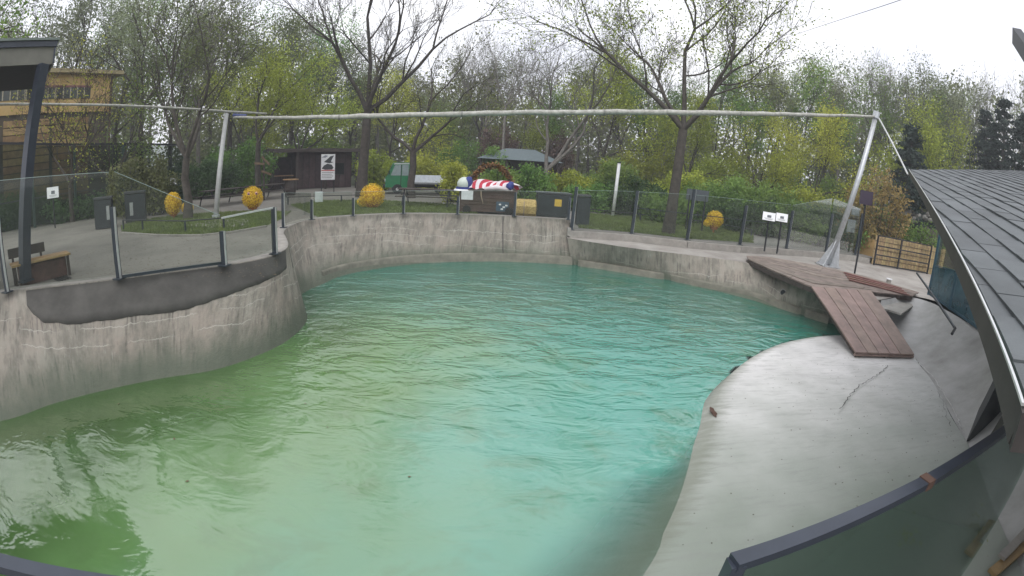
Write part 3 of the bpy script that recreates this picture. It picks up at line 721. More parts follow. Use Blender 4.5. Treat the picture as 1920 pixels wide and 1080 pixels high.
# ------------------------------------------------------------------ glass fences
def glass_fence(name, label, posts, tops, pw, hts, closed=True, rail=None, cat='glass fence', lean=(0, 0), panes=True, pane_lo=.05, trim=False):
    """posts: base points; tops: list of post heights; hts: per bay (z left, z right) glass tops"""
    f = thing(name, label, cat, tuple(posts[0]))
    for p, h in zip(posts, tops):
        if h <= 0: continue
        q = Vector((p.x+lean[0]*h, p.y+lean[1]*h, p.z+h))
        po = build('post', MB().bar(p, q, pw, pw*.75), POSTM, f)
        build('base_plate', MB().box(p+Vector((0, 0, .01)), (pw*2, pw*2, .02)), POSTM, po)
        build('post_edge', MB().bar(p+Vector((pw*.52, -pw*.1, .02)), q+Vector((pw*.52, -pw*.1, 0)), .012, pw*.5), TRIM, po)
    if panes:
        for a, b, (ha, hb) in zip(posts, posts[1:], hts):
            if ha is None: continue
            d = (b-a); d.z = 0; d.normalize(); a2 = a+d*pw*.55; b2 = b-d*pw*.55; s_ = Vector((-d.y, d.x, 0))*.006
            mb_ = MB(); lo = Vector((0, 0, pane_lo))
            c = [a2+lo, b2+lo, Vector((b2.x, b2.y, hb)), Vector((a2.x, a2.y, ha))]
            mb_.v = [tuple(p-s_) for p in c]+[tuple(p+s_) for p in c]
            mb_.f = [(0, 1, 2, 3), (7, 6, 5, 4)]+[(k, k+4, (k+1) % 4+4, (k+1) % 4) for k in range(4)]
            pn = build('glass_pane', mb_, GLASS, f)
            build('pane_edge', MB().bar(c[3]+Vector((0, 0, .004)), c[2]+Vector((0, 0, .004)), .014, .008), TRIM if trim else MATS['pane_edge'], pn)
    return f
mat('pane_edge', (0.30, 0.38, 0.36), .3, var=.1)
cz = .115
# left, near
LP = [gp(-150, 556, cz), gp(14, 548, cz), gp(224, 523, cz), gp(421, 498, cz), gp(516, 476, cz)]
zt = [hat(LP[0], -150, 350), hat(LP[1], 10, 337), hat(LP[2], 225, 321)]
lf = glass_fence('glass_fence', 'near left glass fence on the coping with tall and short dark posts', LP,
    [1.3, hat(LP[1], 12, 407)-cz, hat(LP[2], 220, 387)-cz, hat(LP[3], 421, 433)-cz, hat(LP[4], 517, 388)-cz], .10,
    [(zt[0], zt[1]), (zt[1], zt[2]), (zt[2], hat(LP[3], 425, 402)), (hat(LP[3], 425, 408), hat(LP[4], 520, 389))])
build('bottom_rail', MB().bar(LP[2]+Vector((.1, 0, .05)), LP[3]+Vector((-.05, 0, .05)), .05, .05), POSTM, lf)
build('hand_rail', MB().bar(Vector((LP[3].x, LP[3].y, hat(LP[3], 425, 408))), Vector((LP[4].x, LP[4].y, hat(LP[4], 520, 389))), .04, .03), TRIM, lf)
# far side
FPx = [(528, 428), (582, 413), (660, 406), (755, 402), (857, 403), (964, 406), (1066, 413)]
FP = [gp(x, y, cz)+Vector((0, .12, 0)) for x, y in FPx]
tz = [hat(p, x, y) for p, (x, y) in zip(FP, [(531, 362), (584, 374), (662, 371), (756, 367), (861, 368), (966, 360), (1072, 372)])]
gt = [hat(p, x, y) for p, (x, y) in zip(FP, [(531, 362), (584, 362), (662, 360), (756, 358), (861, 358), (966, 358), (1072, 362)])]
ff = glass_fence('glass_fence', 'low glass fence along the top of the far pool wall', FP, [a-cz for a in tz], .085, list(zip(gt, gt[1:])))
sh = MB(); p = FP[4]
# right side
RPx = [(1071, 431), (1184, 438), (1288, 450), (1387, 459), (1474, 466), (1548, 472), (1603, 478)]
RP = [gp(x, y, -.25) for x, y in RPx]
rt = [hat(p, x, y) for p, (x, y) in zip(RP, [(1081, 350), (1197, 358), (1303, 355), (1397, 385), (1487, 395), (1559, 400), (1615, 400)])]
rg = [hat(p, x, y) for p, (x, y) in zip(RP, [(1081, 357), (1197, 360), (1303, 366), (1397, 375), (1487, 385), (1559, 372), (1615, 392)])]
rf = glass_fence('glass_fence', 'tall glass fence on the curb at the right side of the pool', RP, [a+.25 for a in rt], .11, list(zip(rg, rg[1:])), lean=(.045, 0))
for i in range(len(RP)-1):
    a, b = RP[i], RP[i+1]
    if i in (1, 2, 3): build('mid_rail', MB().bar(Vector((a.x, a.y+.05, .75)), Vector((b.x, b.y+.05, .75)), .03, .03), POSTM, rf)

# white notice on the far fence
def notice(px, py, w_, h_, dist, label, m=WHITE, name='notice', cat='notice', rz=None):
    c = rp(px, py, dist); a = math.atan2(c.x, c.y); t = thing(name, label, cat, tuple(c))
    ax = Vector((math.cos(a), -math.sin(a), 0)); ay = Vector((math.sin(a), math.cos(a), 0))
    build('panel', MB().box(c, (w_, .012, h_), ax, ay), m, t)
    return t, ax, ay, c
d0 = math.hypot(FP[4].x, FP[4].y)
notice(876, 366, .42, .32, d0-.03, 'blank white notice fixed to the far glass fence before the brown cart', mat('off_white_sheet', (0.5, 0.53, 0.52), .6))
d0 = math.hypot(FP[2].x, FP[2].y)
notice(598, 369, .26, .34, d0-.4, 'small pale square sticker on the far glass fence', mat('off_white_sheet', (0.5, 0.53, 0.52), .6), name='sticker', cat='sticker')
d0 = math.hypot(RP[6].x, RP[6].y)
t, ax, ay, c = notice(1596, 424, .42, .62, d0+.1, 'lower of two grey utility boxes behind the leaning pole', mat('box_grey', (0.36, 0.39, 0.42), .5), name='utility_box', cat='utility box')
build('door', MB().box(c-ay*.02, (.36, .02, .54), ax, ay), mat('box_grey', (0.36, 0.39, 0.42), .5), t)
t, ax, ay, c = notice(1604, 397, .40, .36, d0+.12, 'upper dark grey utility box behind the leaning pole', mat('box_dgrey', (0.2, 0.23, 0.26), .5), name='utility_box', cat='utility box')
build('door', MB().box(c-ay*.02, (.33, .02, .28), ax, ay), mat('box_dgrey', (0.2, 0.23, 0.26), .5), t)

# ------------------------------------------------------------------ net roll between leaning poles
pB = gp(1552, 499, SZ); pT = rp(1643, 214, 20.3)
lp = thing('leaning_pole', 'galvanised pole leaning right from a flared foot plate on the ledge', 'pole', tuple(pB))
build('shaft', MB().tube([pB+Vector((0, 0, .1)), pB.lerp(pT, .5), pT], [.125, .115, .10], 14), GALV, lp, True)
build('cap', MB().tube([pT-(pT-pB).normalized()*.18, pT+(pT-pB).normalized()*.10], .15, 10), GALV, lp)
dn = (pT-pB).normalized()
for a in range(4):
    an = a*math.pi/2+.5; s_ = Vector((math.cos(an), math.sin(an), 0))
    mb_ = MB(); q0 = pB+Vector((0, 0, .02)); 
    th = Vector((-s_.y, s_.x, 0))*.02
    tri = [q0+s_*.5, q0, q0+dn*1.25+s_*.06]
    mb_.v = [tuple(v-th) for v in tri]+[tuple(v+th) for v in tri]; mb_.f = [(0, 1, 2), (5, 4, 3), (0, 3, 4, 1), (1, 4, 5, 2), (2, 5, 3, 0)]
    build('gusset', mb_, GALV, lp)
build('foot_plate', MB().box(pB+Vector((0, 0, .03)), (.85, .7, .04)), GALV, lp)
for k, (dx, dy) in enumerate(((-.36, -.28), (.36, -.28), (.36, .28), (-.36, .28))):
    build('bolt', MB().tube([pB+Vector((dx, dy, .04)), pB+Vector((dx, dy, .11))], .03, 8), GALV, lp)
qB = gp(405, 409); qT = rp(425, 213, 19.4)
l2 = thing('net_pole', 'slim pale pole standing on the left lawn under the end of the net roll', 'pole', tuple(qB))
build('shaft', MB().tube([qB, qB.lerp(qT, .5), qT], [.11, .10, .085], 12), mat('pale_pole', (0.42, 0.43, 0.42), .5, .1, var=.12), l2, True)
build('collar', MB().tube([qB, qB+Vector((0, 0, .12))], .16, 12), GALV, l2)
a = rp(438, 220, 19.2); b = rp(1640, 218, 20.2); mid = rp(1010, 211, 15.0)
nr = thing('net_roll', 'long pale roll of netting stretched over the pool between the two poles', 'net roll', tuple(a))
pts = []; rs = []
rn = random.Random(5)
for i in range(61):
    t = i/60
    p = a*(1-t)**2+(mid*2-(a+b)/2)*2*t*(1-t)+b*t*t if False else a.lerp(b, t)+(mid-(a+b)/2)*4*t*(1-t)
    pts.append(p+Vector((0, 0, rn.uniform(-.012, .012)))); rs.append((.045+.04*min(1, 4*min(t, 1-t)))*rn.uniform(.93, 1.07))
build('rolled_net', MB().tube(pts, rs, 10), mat('net_canvas', (0.34, 0.335, 0.29), .85, var=.25, scale=8, col2=(0.50, 0.50, 0.46), bump=.01, bscale=40), nr, True)
for t in (3, 13, 24, 35, 46, 56):
    build('tie', MB().tube([pts[t]-Vector((.03, 0, 0)), pts[t]+Vector((.03, 0, 0))], rs[t]*1.12, 10), mat('tie_band', (0.22, 0.22, 0.2), .8), nr)
a2 = rp(425, 209, 19.4); b2 = rp(-120, 200, 15.5); c2 = rp(500, 213, 19.0)
n2 = thing('net_roll', 'thin pale roll of netting running from the left pole out past the yellow house', 'net roll', tuple(a2))
build('rolled_net', MB().tube([c2, a2, a2.lerp(b2, .3)+Vector((0, 0, -.03)), a2.lerp(b2, .6)+Vector((0, 0, -.05)), b2], [.04, .045, .04, .04, .04], 8), MATS['net_canvas'], n2, True)
build('blue_wrap', MB().tube([rp(437, 216, 19.2), rp(462, 217, 19.0)], .07, 8), mat('blue_tarp', (0.06, 0.08, 0.20), .6), n2)
s0 = rp(1648, 222, 20.2); s1 = rp(1702, 327, 17.5)
tag(build('stay_rod', MB().tube([s0, s1], .032, 8), TRIM), 'bright steel stay running from the pole top down to the corner of the dark roof', 'stay rod')
w0 = rp(1441, 82, 26); w1 = rp(1560, 42, 17); w2 = rp(1700, -4, 11)
tag(build('overhead_cable', MB().tube(smooth_line([w0, w1, w2, rp(1800, -50, 8)], 1.0), .009, 5), BLACK), 'thin dark cable slanting across the white sky at the upper right', 'cable')

# ------------------------------------------------------------------ dark shingled roof
E1 = rp(1706, 319, 13.6); VP = ray(1663, 259).normalized()
E2d = ray(1925, 707)
# walk down the eave until it leaves the picture
def closest_on(p, d, q):   # point on line p+td nearest to ray q from camera
    C0 = Vector((0, 0, CAM_H)); w0_ = p-C0; a_ = d.dot(d); b_ = d.dot(q); c_ = q.dot(q); dd = d.dot(w0_); e_ = q.dot(w0_)
    t = (b_*e_-c_*dd)/(a_*c_-b_*b_); return p+d*t
E2 = closest_on(E1, -VP, E2d); eL = (E2-E1).length; eD = (E2-E1).normalized()
perp = Vector((-eD.y, eD.x, 0)).normalized()
if perp.x < 0: perp = -perp
Tq = rp(1925, 321, 15.6)
up_s = (Tq-E1); nR = eD.cross(up_s).normalized()
if nR.z < 0: nR = -nR
uS = nR.cross(eD).normalized()
if uS.dot(up_s) < 0: uS = -uS
print('eave', E1, E2, eL, 'slope', math.degrees(math.asin(uS.z)))
sk = up_s.dot(eD)/up_s.dot(uS)          # the far verge leans this much along the eave per metre up
roof = thing('shingled_roof', 'low dark grey shingled roof with bright metal edge at the right of the pool', 'roof', tuple(E1))
LEN = eL+.2; WID = 6.5
def RP3(u, v, h=0): return E1+eD*u+uS*v+nR*h
deck_ = MB(); q = [RP3(0, 0, -.03), RP3(LEN, 0, -.03), RP3(LEN, WID, -.03), RP3(sk*WID, WID, -.03)]
deck_.v = [tuple(p) for p in q]+[tuple(p-nR*.08) for p in q]; deck_.f = [(0, 1, 2, 3), (7, 6, 5, 4)]+[(k, k+4, (k+1) % 4+4, (k+1) % 4) for k in range(4)]
build('roof_deck', deck_, FASCIA, roof)
# shingle courses run a few degrees off the eave
cdir = -ray(1575, 288); cdir = (cdir-nR*cdir.dot(nR)).normalized(); cu, cv = cdir.dot(eD), cdir.dot(uS)
wdir = Vector((-cv, cu)); 
if wdir.y < 0: wdir = -wdir
cd2 = Vector((cu, cv))
EXP, SL_ = .25, .54
def clip(poly, f):
    out = []
    for i in range(len(poly)):
        a_, b_ = poly[i], poly[(i+1) % len(poly)]; fa, fb = f(a_), f(b_)
        if fa >= 0: out.append(a_)
        if fa*fb < 0: out.append(a_.lerp(b_, fa/(fa-fb)))
    return out
shing = []; rn = random.Random(11)
for r in range(-14, 34):
    offx = (r % 2)*SL_*.5+rn.uniform(-.06, .06)
    for c in range(-4, int(LEN/SL_)+8):
        x0 = c*SL_+offx; o_ = cd2*x0+wdir*(r*EXP)
        g_ = .006
        pl = [o_+cd2*g_+wdir*.0, o_+cd2*(SL_-g_)+wdir*.0, o_+cd2*(SL_-g_)+wdir*(EXP+.015), o_+cd2*g_+wdir*(EXP+.015)]
        pl = clip(pl, lambda p: p.y-.0); pl = clip(pl, lambda p: p.x-sk*p.y) if len(pl) > 2 else pl
        pl = clip(pl, lambda p: WID-p.y) if len(pl) > 2 else pl; pl = clip(pl, lambda p: LEN-p.x) if len(pl) > 2 else pl
        if len(pl) < 3: continue
        ctr = sum(pl, Vector((0, 0)))/len(pl); P3 = RP3(ctr.x, ctr.y)
        v = P3-Vector((0, 0, CAM_H)); L_ = v.length; fx = v.dot(FW)/L_
        seen = v.dot(RT)/max(.01, v.dot(FW)) < 1.95
        shing.append((0 if seen else 1, L_, pl, o_, rn.uniform(-.003, .004), rn.uniform(-.012, .012)))
shing.sort(key=lambda s: (s[0], s[1])); rest = MB()
for k, (_, L_, pl, o_, hz, cr) in enumerate(shing):
    mb_ = rest if k >= 295 else MB(); i = len(mb_.v); n_ = len(pl)
    for p in pl:
        wv = (p-o_).dot(wdir)/EXP; mb_.v.append(tuple(RP3(p.x, p.y, .016*(1-wv)+hz+.004+cr*(p-o_).dot(cd2))))
    for p in pl: mb_.v.append(tuple(RP3(p.x, p.y, -.03)))
    top = tuple(range(i, i+n_)); a_, b_, c_ = [Vector(mb_.v[j]) for j in (i, i+1, i+2)]
    if (b_-a_).cross(c_-a_).dot(nR) < 0: top = top[::-1]
    mb_.f.append(top)
    for j in range(n_): mb_.f.append((i+j, i+(j+1) % n_, i+n_+(j+1) % n_, i+n_+j))
    if k < 295: build('shingle', mb_, FELT, roof)
if rest.v: build('far_shingles', rest, FELT, roof, kind='stuff')
build('drip_edge', MB().bar(RP3(-.03, -.025, .018), RP3(LEN, -.025, .018), .012, .012, nR), TRIM, roof)
build('fascia', MB().bar(RP3(0, -.012, -.075), RP3(LEN, -.012, -.075), .03, .125, Vector((0, 0, 1))), FASCIA, roof)
build('soffit_board', MB().bar(RP3(0.2, .10, -.13), RP3(LEN, .10, -.13), .26, .02, nR), FASCIA, roof)
build('verge_board', MB().bar(RP3(LEN+.018, -.03, -.07), RP3(LEN+.018, WID, -.07), .03, .15, nR), FASCIA, roof)
build('verge_board', MB().bar(RP3(0, 0, -.05), RP3(sk*WID, WID, -.05), .03, .1), FASCIA, roof)
# dark building corner below the roof
kw = MB(); c0 = gp(1812, 828, BZ); c1 = rp(1884, 688, c0.length*1.02); c2_ = rp(1912, 748, c0.length*.98); c3 = gp(1868, 822, BZ)
kb_ = thing('building_pier', 'dark triangular pier standing in the shade under the roof edge', 'pier', tuple(c0))
bk = Vector((.9, .55, 0))
kw.v = [tuple(p) for p in (c0, c3, c2_, c1)]+[tuple(p+bk) for p in (c0, c3, c2_, c1)]
kw.f = [(0, 1, 2, 3), (7, 6, 5, 4)]+[(k, k+4, (k+1) % 4+4, (k+1) % 4) for k in range(4)]
build('pier_body', kw, mat('pier_dark', (0.055, 0.06, 0.062), .7, var=.3, scale=3), kb_)
build('brown_strut', MB().bar(rp(1862, 822, 5.0), rp(1910, 740, 5.0), .06, .08), FASCIA, kb_)
build('pale_strut', MB().bar(rp(1880, 812, 3.9), rp(1919, 742, 3.9), .05, .05), COPE, kb_)

# ------------------------------------------------------------------ teal glass panels below the roof
GPp = [(1741, 553), (1783, 577), (1849, 622)]
GB = [gp(1741, 553, -.28), gp(1780, 580, -.28), gp(1849, 630, -.28)]
gtz = [hat(GB[0], 1762, 425), hat(GB[1], 1800, 470), hat(GB[2], 1868, 500)]
tg = thing('glass_screen', 'teal frosted glass screen panels with slim posts below the dark roof edge', 'glass screen', tuple(GB[0]))
for p, h in zip(GB, gtz): build('post', MB().bar(p, Vector((p.x+.05, p.y+.03, h)), .09, .09), mat('teal_steel', (0.05, 0.11, 0.15), .4, .2), tg)
for (a_, b_, ha, hb) in zip(GB, GB[1:], gtz, gtz[1:]):
    d = (b_-a_); d.z = 0; d.normalize(); s_ = Vector((-d.y, d.x, 0))*.008
    mida = hat(a_, 1750, 497) if a_ is GB[0] else a_.z+1.0; midb = hat(b_, 1791, 507) if a_ is GB[0] else 1.05
    lo_a, lo_b = a_.z+.08, b_.z+.08
    for nm, (z0, z1, z2, z3), mm in (('frosted_pane', (lo_a, lo_b, midb-.02, mida-.02), TEALG), ('clear_pane', (mida+.02, midb+.02, hb, ha), GLASS)):
        A_, B_ = a_+d*.06, b_-d*.06
        c = [Vector((A_.x, A_.y, z0)), Vector((B_.x, B_.y, z1)), Vector((B_.x, B_.y, z2)), Vector((A_.x, A_.y, z3))]
        mb_ = MB(); mb_.v = [tuple(p-s_) for p in c]+[tuple(p+s_) for p in c]; mb_.f = [(0, 1, 2, 3), (7, 6, 5, 4)]+[(k, k+4, (k+1) % 4+4, (k+1) % 4) for k in range(4)]
        build(nm, mb_, mm, tg)
    build('mid_rail', MB().bar(Vector((a_.x, a_.y, mida)), Vector((b_.x, b_.y, midb)), .03, .03), MATS['teal_steel'], tg)
    build('sill_rail', MB().bar(a_+Vector((0, 0, .05)), b_+Vector((0, 0, .05)), .07, .07), MATS['teal_steel'], tg)
# loose dark rod propped on the slope
a_ = rp(1719, 512, 15.6); b_ = rp(1789, 613, 10.9)
hr = thing('rod', 'slim dark rod lying down the pale slope before the glass screen', 'rod', tuple(b_))
build('shaft', MB().tube([a_, a_.lerp(b_, .5), b_], .032, 8), NAVY, hr)
build('hook', MB().tube([b_, rp(1791, 616, 10.8), rp(1785, 626, 10.6)], .035, 8), BLACK, hr)
c_ = gp(1848, 628, -.28)
tag(build('tap', MB().tube([c_+Vector((-.05, -.1, -.02)), c_+Vector((-.05, -.1, .12)), c_+Vector((-.08, -.2, .14))], [.04, .03, .025], 8), TRIM), 'small pale metal tap at the lower corner of the glass screen', 'tap')
for px, py, lb in ((1490, 474, 'squat white tube cap on the ledge near the fence'), (1666, 530, 'squat white tube cap beside the reddish boards')):
    c_ = gp(px, py, SZ); 
    t = thing('tube_cap', lb, 'tube cap', tuple(c_)); build('tube', MB().tube([c_, c_+Vector((0, 0, .12))], .10, 12), COPE, t); build('lid', MB().tube([c_+Vector((0, 0, .12)), c_+Vector((0, 0, .16))], .13, 12), WHITE, t)

# ------------------------------------------------------------------ near rails in front of the camera
ra, rb = gp(1374, 1062, 1.0), gp(2050, 700, 1.0)
ra = Vector((.68, .85, 1.0)); rb = Vector((4.4, 1.62, 1.0)); mid_ = Vector((1.75, 1.055, 1.0))
nrr = thing('near_railing', 'dark blue metal railing with glass infill close at the lower right', 'railing', tuple(ra))
build('top_rail', MB().bar(ra, mid_, .055, .035), NAVY, nrr); build('top_rail', MB().bar(mid_, rb, .055, .035), NAVY, nrr)
build('joint_clamp', MB().bar(mid_-(mid_-ra).normalized()*.03, mid_+(mid_-ra).normalized()*.03, .062, .045), mat('rusty_steel', (0.09, 0.05, 0.035), .8), nrr)
build('end_post', MB().bar(ra+Vector((.012, 0, .0)), ra+Vector((.012, 0, -1.0)), .05, .05), NAVY, nrr)
mb_ = MB(); d = (rb-ra).normalized(); s_ = Vector((-d.y, d.x, 0))*.005
c = [ra+d*.06+Vector((0, 0, -.95)), rb+Vector((0, 0, -.95)), rb+Vector((0, 0, -.03)), ra+d*.06+Vector((0, 0, -.03))]
mid2 = mid_
def pane(a_, b_): 
    mb2 = MB(); d2 = (b_-a_).normalized(); s2 = Vector((-d2.y, d2.x, 0))*.005
    c2 = [a_+Vector((0, 0, -1.95)), b_+Vector((0, 0, -1.95)), b_+Vector((0, 0, -.025)), a_+Vector((0, 0, -.025))]
    mb2.v = [tuple(p-s2) for p in c2]+[tuple(p+s2) for p in c2]; mb2.f = [(0, 1, 2, 3), (7, 6, 5, 4)]+[(k, k+4, (k+1) % 4+4, (k+1) % 4) for k in range(4)]
    return mb2
build('glass_pane', pane(ra+d*.03, rb), GLASSN, nrr)
la, lb_ = Vector((-2.26, .03, 1.0)), Vector((-.86, .53, 1.0))
nl = thing('near_railing', 'short stretch of dark railing crossing the lower left corner', 'railing', tuple(la))
build('top_rail', MB().bar(la, lb_, .055, .035), NAVY, nl); build('end_post', MB().bar(lb_, lb_+Vector((0, 0, -1)), .05, .05), NAVY, nl)
# dark roof corner high at the right edge
rc = MB().bar(rp(1906, 68, 3.2), rp(1960, 150, 2.6), .06, .10)
tag(build('roof_bracket', rc, BLACK), 'dark bracket poking in at the upper right edge of the picture', 'bracket')
# boards at the foot of the near railing
bt = thing('timber_offcut', 'weathered board lying at the very lower right corner beyond the glass', 'board')
build('board', MB().bar(gp(1878, 1045, -1.15), gp(1935, 985, -1.15), .12, .04), COPE, bt)
build('batten', MB().bar(gp(1860, 1075, -1.2), gp(1935, 1010, -1.2), .14, .05), OAK, bt)

# ------------------------------------------------------------------ canopy at the left
cb0 = gp(48, 527, cz)
cn = thing('canopy', 'dark framed canopy on a thick post at the left edge beside the glass fence', 'canopy', tuple(cb0))
D = cb0.xy.length
pp = [cb0]+[Vector((lerp(cb0.x, rp(80, 130, D).x, t), lerp(cb0.y, rp(80, 130, D).y, t), lerp(cb0.z, rp(80, 130, D).z, t))) for t in (.5, 1)]
po = build('post', MB().bar(pp[0], pp[2]+Vector((0, 0, .1)), .21, .21), NAVY, cn)
build('base_plate', MB().box(cb0+Vector((0, 0, .01)), (.3, .3, .03)), NAVY, po)
c0 = rp(98, 120, D); zb, ztp = c0.z, hat(c0, 106, 77); uL = Vector((-.45, -.893, 0)); vB = Vector((-.893, .45, 0))
cA = Vector((c0.x, c0.y, 0))
def cbox(a0, a1, b0_, b1_, z0, z1, name, m):
    mb3 = MB(); q_ = [cA+uL*a0+vB*b0_, cA+uL*a1+vB*b0_, cA+uL*a1+vB*b1_, cA+uL*a0+vB*b1_]; mb3.prism([(p.x, p.y) for p in q_], z0, z1); return build(name, mb3, m, cn)
cbox(0, 6, 0, .05, zb, ztp-.12, 'canvas_valance', CANVAS)
cbox(-.06, 6, -.05, .10, ztp-.118, ztp, 'front_beam', NAVY)
cbox(-.04, 0, -.02, 2.6, zb+.02, ztp-.12, 'side_beam', NAVY)
cbox(-.1, 6.1, -.1, 3.2, ztp+.002, ztp+.05, 'roof_sheet', mat('grey_roof_sheet', (0.16, 0.19, 0.17), .6))
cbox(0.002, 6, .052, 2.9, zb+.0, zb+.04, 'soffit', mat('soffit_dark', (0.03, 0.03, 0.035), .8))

# ------------------------------------------------------------------ bench at the left
def bench(loc, rz, w_, label, group=None, mt=OAK):
    t = thing('bench', label, 'bench', tuple(loc), group); ax = Vector((math.cos(rz), math.sin(rz), 0)); ay = Vector((-math.sin(rz), math.cos(rz), 0)); L = Vector(loc)
    for k in range(4): build('seat_slat', MB().box(L+ay*(-.21+k*.13)+Vector((0, 0, .45)), (w_, .11, .04), ax, ay), mt, t)
    for k in range(1): build('back_slat', MB().box(L-ax*w_*.18+ay*(.31+k*.02)+Vector((0, 0, .64+k*.17)), (w_*.64, .035, .2), ax, ay), DARKW, t)
    build('plinth', MB().box(L+Vector((0, .02, .2)), (w_*.8, .34, .38), ax, ay), mat('red_brown_plinth', (0.10, .055, .045), .8, var=.3), t)
    for s_ in (-.45, .45):
        for q_ in (-.2, .2): build('leg', MB().box(L+ax*s_*w_+ay*q_+Vector((0, 0, .21)), (.06, .06, .43), ax, ay), DARKW, t)
        build('back_stay', MB().box(L+ax*(s_*.55-.18)*w_+ay*.34+Vector((0, 0, .4)), (.05, .04, .6), ax, ay), DARKW, t)
    return t
e0, e1 = gp(128, 475, 0.43), gp(20, 500, .43)
bc = (e0+e1)/2; rz = math.atan2((e0-e1).y, (e0-e1).x)
bench((bc.x, bc.y, 0), rz, (e0-e1).length, 'wooden bench with orange-brown seat beside the dark canopy post')
# drain grate
gr = thing('drain_grate', 'slotted drain grate in the paving at the foot of the canopy post', 'grate')
p0, p1 = gp(62, 505, .01), gp(112, 528, .01); dgr = (p1-p0).normalized(); sg = Vector((-dgr.y, dgr.x, 0))
for k in range(5): build('bar', MB().bar(p0+sg*.07*k+Vector((0, 0, .008)), p1+sg*.07*k+Vector((0, 0, .008)), .03, .012), BLACK, gr)

# ------------------------------------------------------------------ litter bins
def bin_(loc, w_, d_, h_, rz, label, face=None, name='litter_bin', cat='litter bin'):
    t = thing(name, label, cat, tuple(loc)); L = Vector(loc); ax = Vector((math.cos(rz), math.sin(rz), 0)); ay = Vector((-math.sin(rz), math.cos(rz), 0))
    build('body', MB().box(L+Vector((0, 0, h_*.47)), (w_, d_, h_*.88), ax, ay), mat('bin_dark', (0.022, 0.028, 0.032), .5, var=.25), t)
    build('lid', MB().box(L+Vector((0, 0, h_*.97)), (w_*1.06, d_*1.06, h_*.06), ax, ay), mat('bin_lid', (0.05, 0.055, 0.06), .5), t)
    for s_ in (-.44, .44): build('lid_stay', MB().box(L+ax*w_*s_+Vector((0, 0, h_*.92)), (.04, d_*.8, .05), ax, ay), BLACK, t)
    if face: build('panel', MB().box(L-ay*(d_*.5+.006)+ax*face[0]+Vector((0, 0, h_*face[3])), (face[1], .012, face[2]), ax, ay), face[4], t)
    return t
grey_p = mat('pale_panel', (0.35, 0.37, 0.36), .6)
bin_(gp(197, 428), .72, .6, 1.15, .75, 'square dark litter bin nearest the left fence post', (.2, .12, .5, .5, grey_p))
bin_(gp(256, 416), .85, .6, 1.20, .70, 'second dark litter bin just right behind the nearest one', (-.15, .14, .5, .45, grey_p))
bin_(gp(1040, 413, -.0)+Vector((0, 1.3, 0)), 1.35, .7, 1.0, 0.05, 'wide low dark chest with a yellow sticker behind the far wall', (.15, .28, .28, .6, mat('yellow_sticker', (0.62, 0.42, 0.06), .6)), 'storage_chest', 'chest')
bin_(gp(1093, 424, -.25)+Vector((0, .4, 0)), .52, .5, 1.25, .0, 'upright dark wheelie bin next to the tall corner post', None, 'wheelie_bin', 'bin')

# ------------------------------------------------------------------ flower eggs
def flower_ball(base, w_, h_, label, seed, stem=.25, side=None, eyes=False):
    t = thing('flower_ball', label, 'flower figure', tuple(base), 'yellow flower figures on the lawns'); B = Vector(base); rn = random.Random(seed)
    build('stem', MB().tube([B, B+Vector((0, 0, stem+h_*.2))], .045, 8), mat('basket_orange', (0.35, 0.14, 0.04), .7), t)
    core = MB().blob(B+Vector((0, 0, stem+h_*.5)), (w_*.46, w_*.46, h_*.47), rn, jag=.05)
    build('core', core, mat('flower_core', (0.50, 0.28, 0.02), .8, var=.4, scale=10), t, True)
    fm = MB()
    for k in range(1500):
        u = rn.uniform(-1, 1); a_ = rn.uniform(0, 2*math.pi); r_ = math.sqrt(1-u*u)
        n_ = Vector((r_*math.cos(a_), r_*math.sin(a_), u)); p = B+Vector((n_.x*w_*.5, n_.y*w_*.5, stem+h_*.5+n_.z*h_*.5))*1.0+n_*rn.uniform(-.04, .06)
        if side and rn.random() < .18: p = B+Vector((side+n_.x*w_*.26, n_.y*w_*.25, stem+h_*.22+n_.z*h_*.2))
        x = n_.cross(Vector((rn.uniform(-1, 1), rn.uniform(-1, 1), rn.uniform(-1, 1)))).normalized(); y = n_.cross(x); q = n_*.02; s_ = rn.uniform(.018, .035)
        fm.quad(p+x*s_+q, p+y*s_, p-x*s_+q, p-y*s_)
    build('flowers', fm, FLOWER, t, kind='stuff')
    bb = MB().tube([B+Vector((0, 0, stem*.6)), B+Vector((0, 0, stem+h_*.16))], [w_*.22, w_*.36], 12); build('basket', bb, MATS['basket_orange'], t)
    if eyes:
        dirc = Vector((-B.x, -B.y, 0)).normalized(); sx_ = Vector((dirc.y, -dirc.x, 0))
        for s_ in (-1, 1):
            c = B+dirc*w_*.47+sx_*s_*w_*.2+Vector((0, 0, stem+h_*.72)); build('rosette', MB().blob(c, (.07, .05, .07), rn, jag=.1), mat('pink_rosette', (0.55, 0.30, 0.25), .7), t, True); build('rosette_centre', MB().blob(c+dirc*.05, (.03, .02, .03), rn, jag=.05), BLACK, t)
    return t
flower_ball(gp(326, 410), .60, .80, 'tall yellow flower ball leftmost on the lawn beside the bins', 1, .18)
flower_ball(gp(352, 402), .42, .38, 'smallest yellow flower mound tucked behind the leftmost ball', 2, .08)
flower_ball(gp(474, 396), .80, .82, 'yellow flower ball with two pink rosettes by the picnic benches', 3, .15, None, True)
flower_ball(gp(698, 390), .95, .92, 'rounded yellow flower ball before the big bare tree trunk', 4, .05, -.42)
flower_ball(gp(1337, 437, -.25), .72, .72, 'lone yellow flower ball on the right lawn behind the glass fence', 5, .28, -.36)

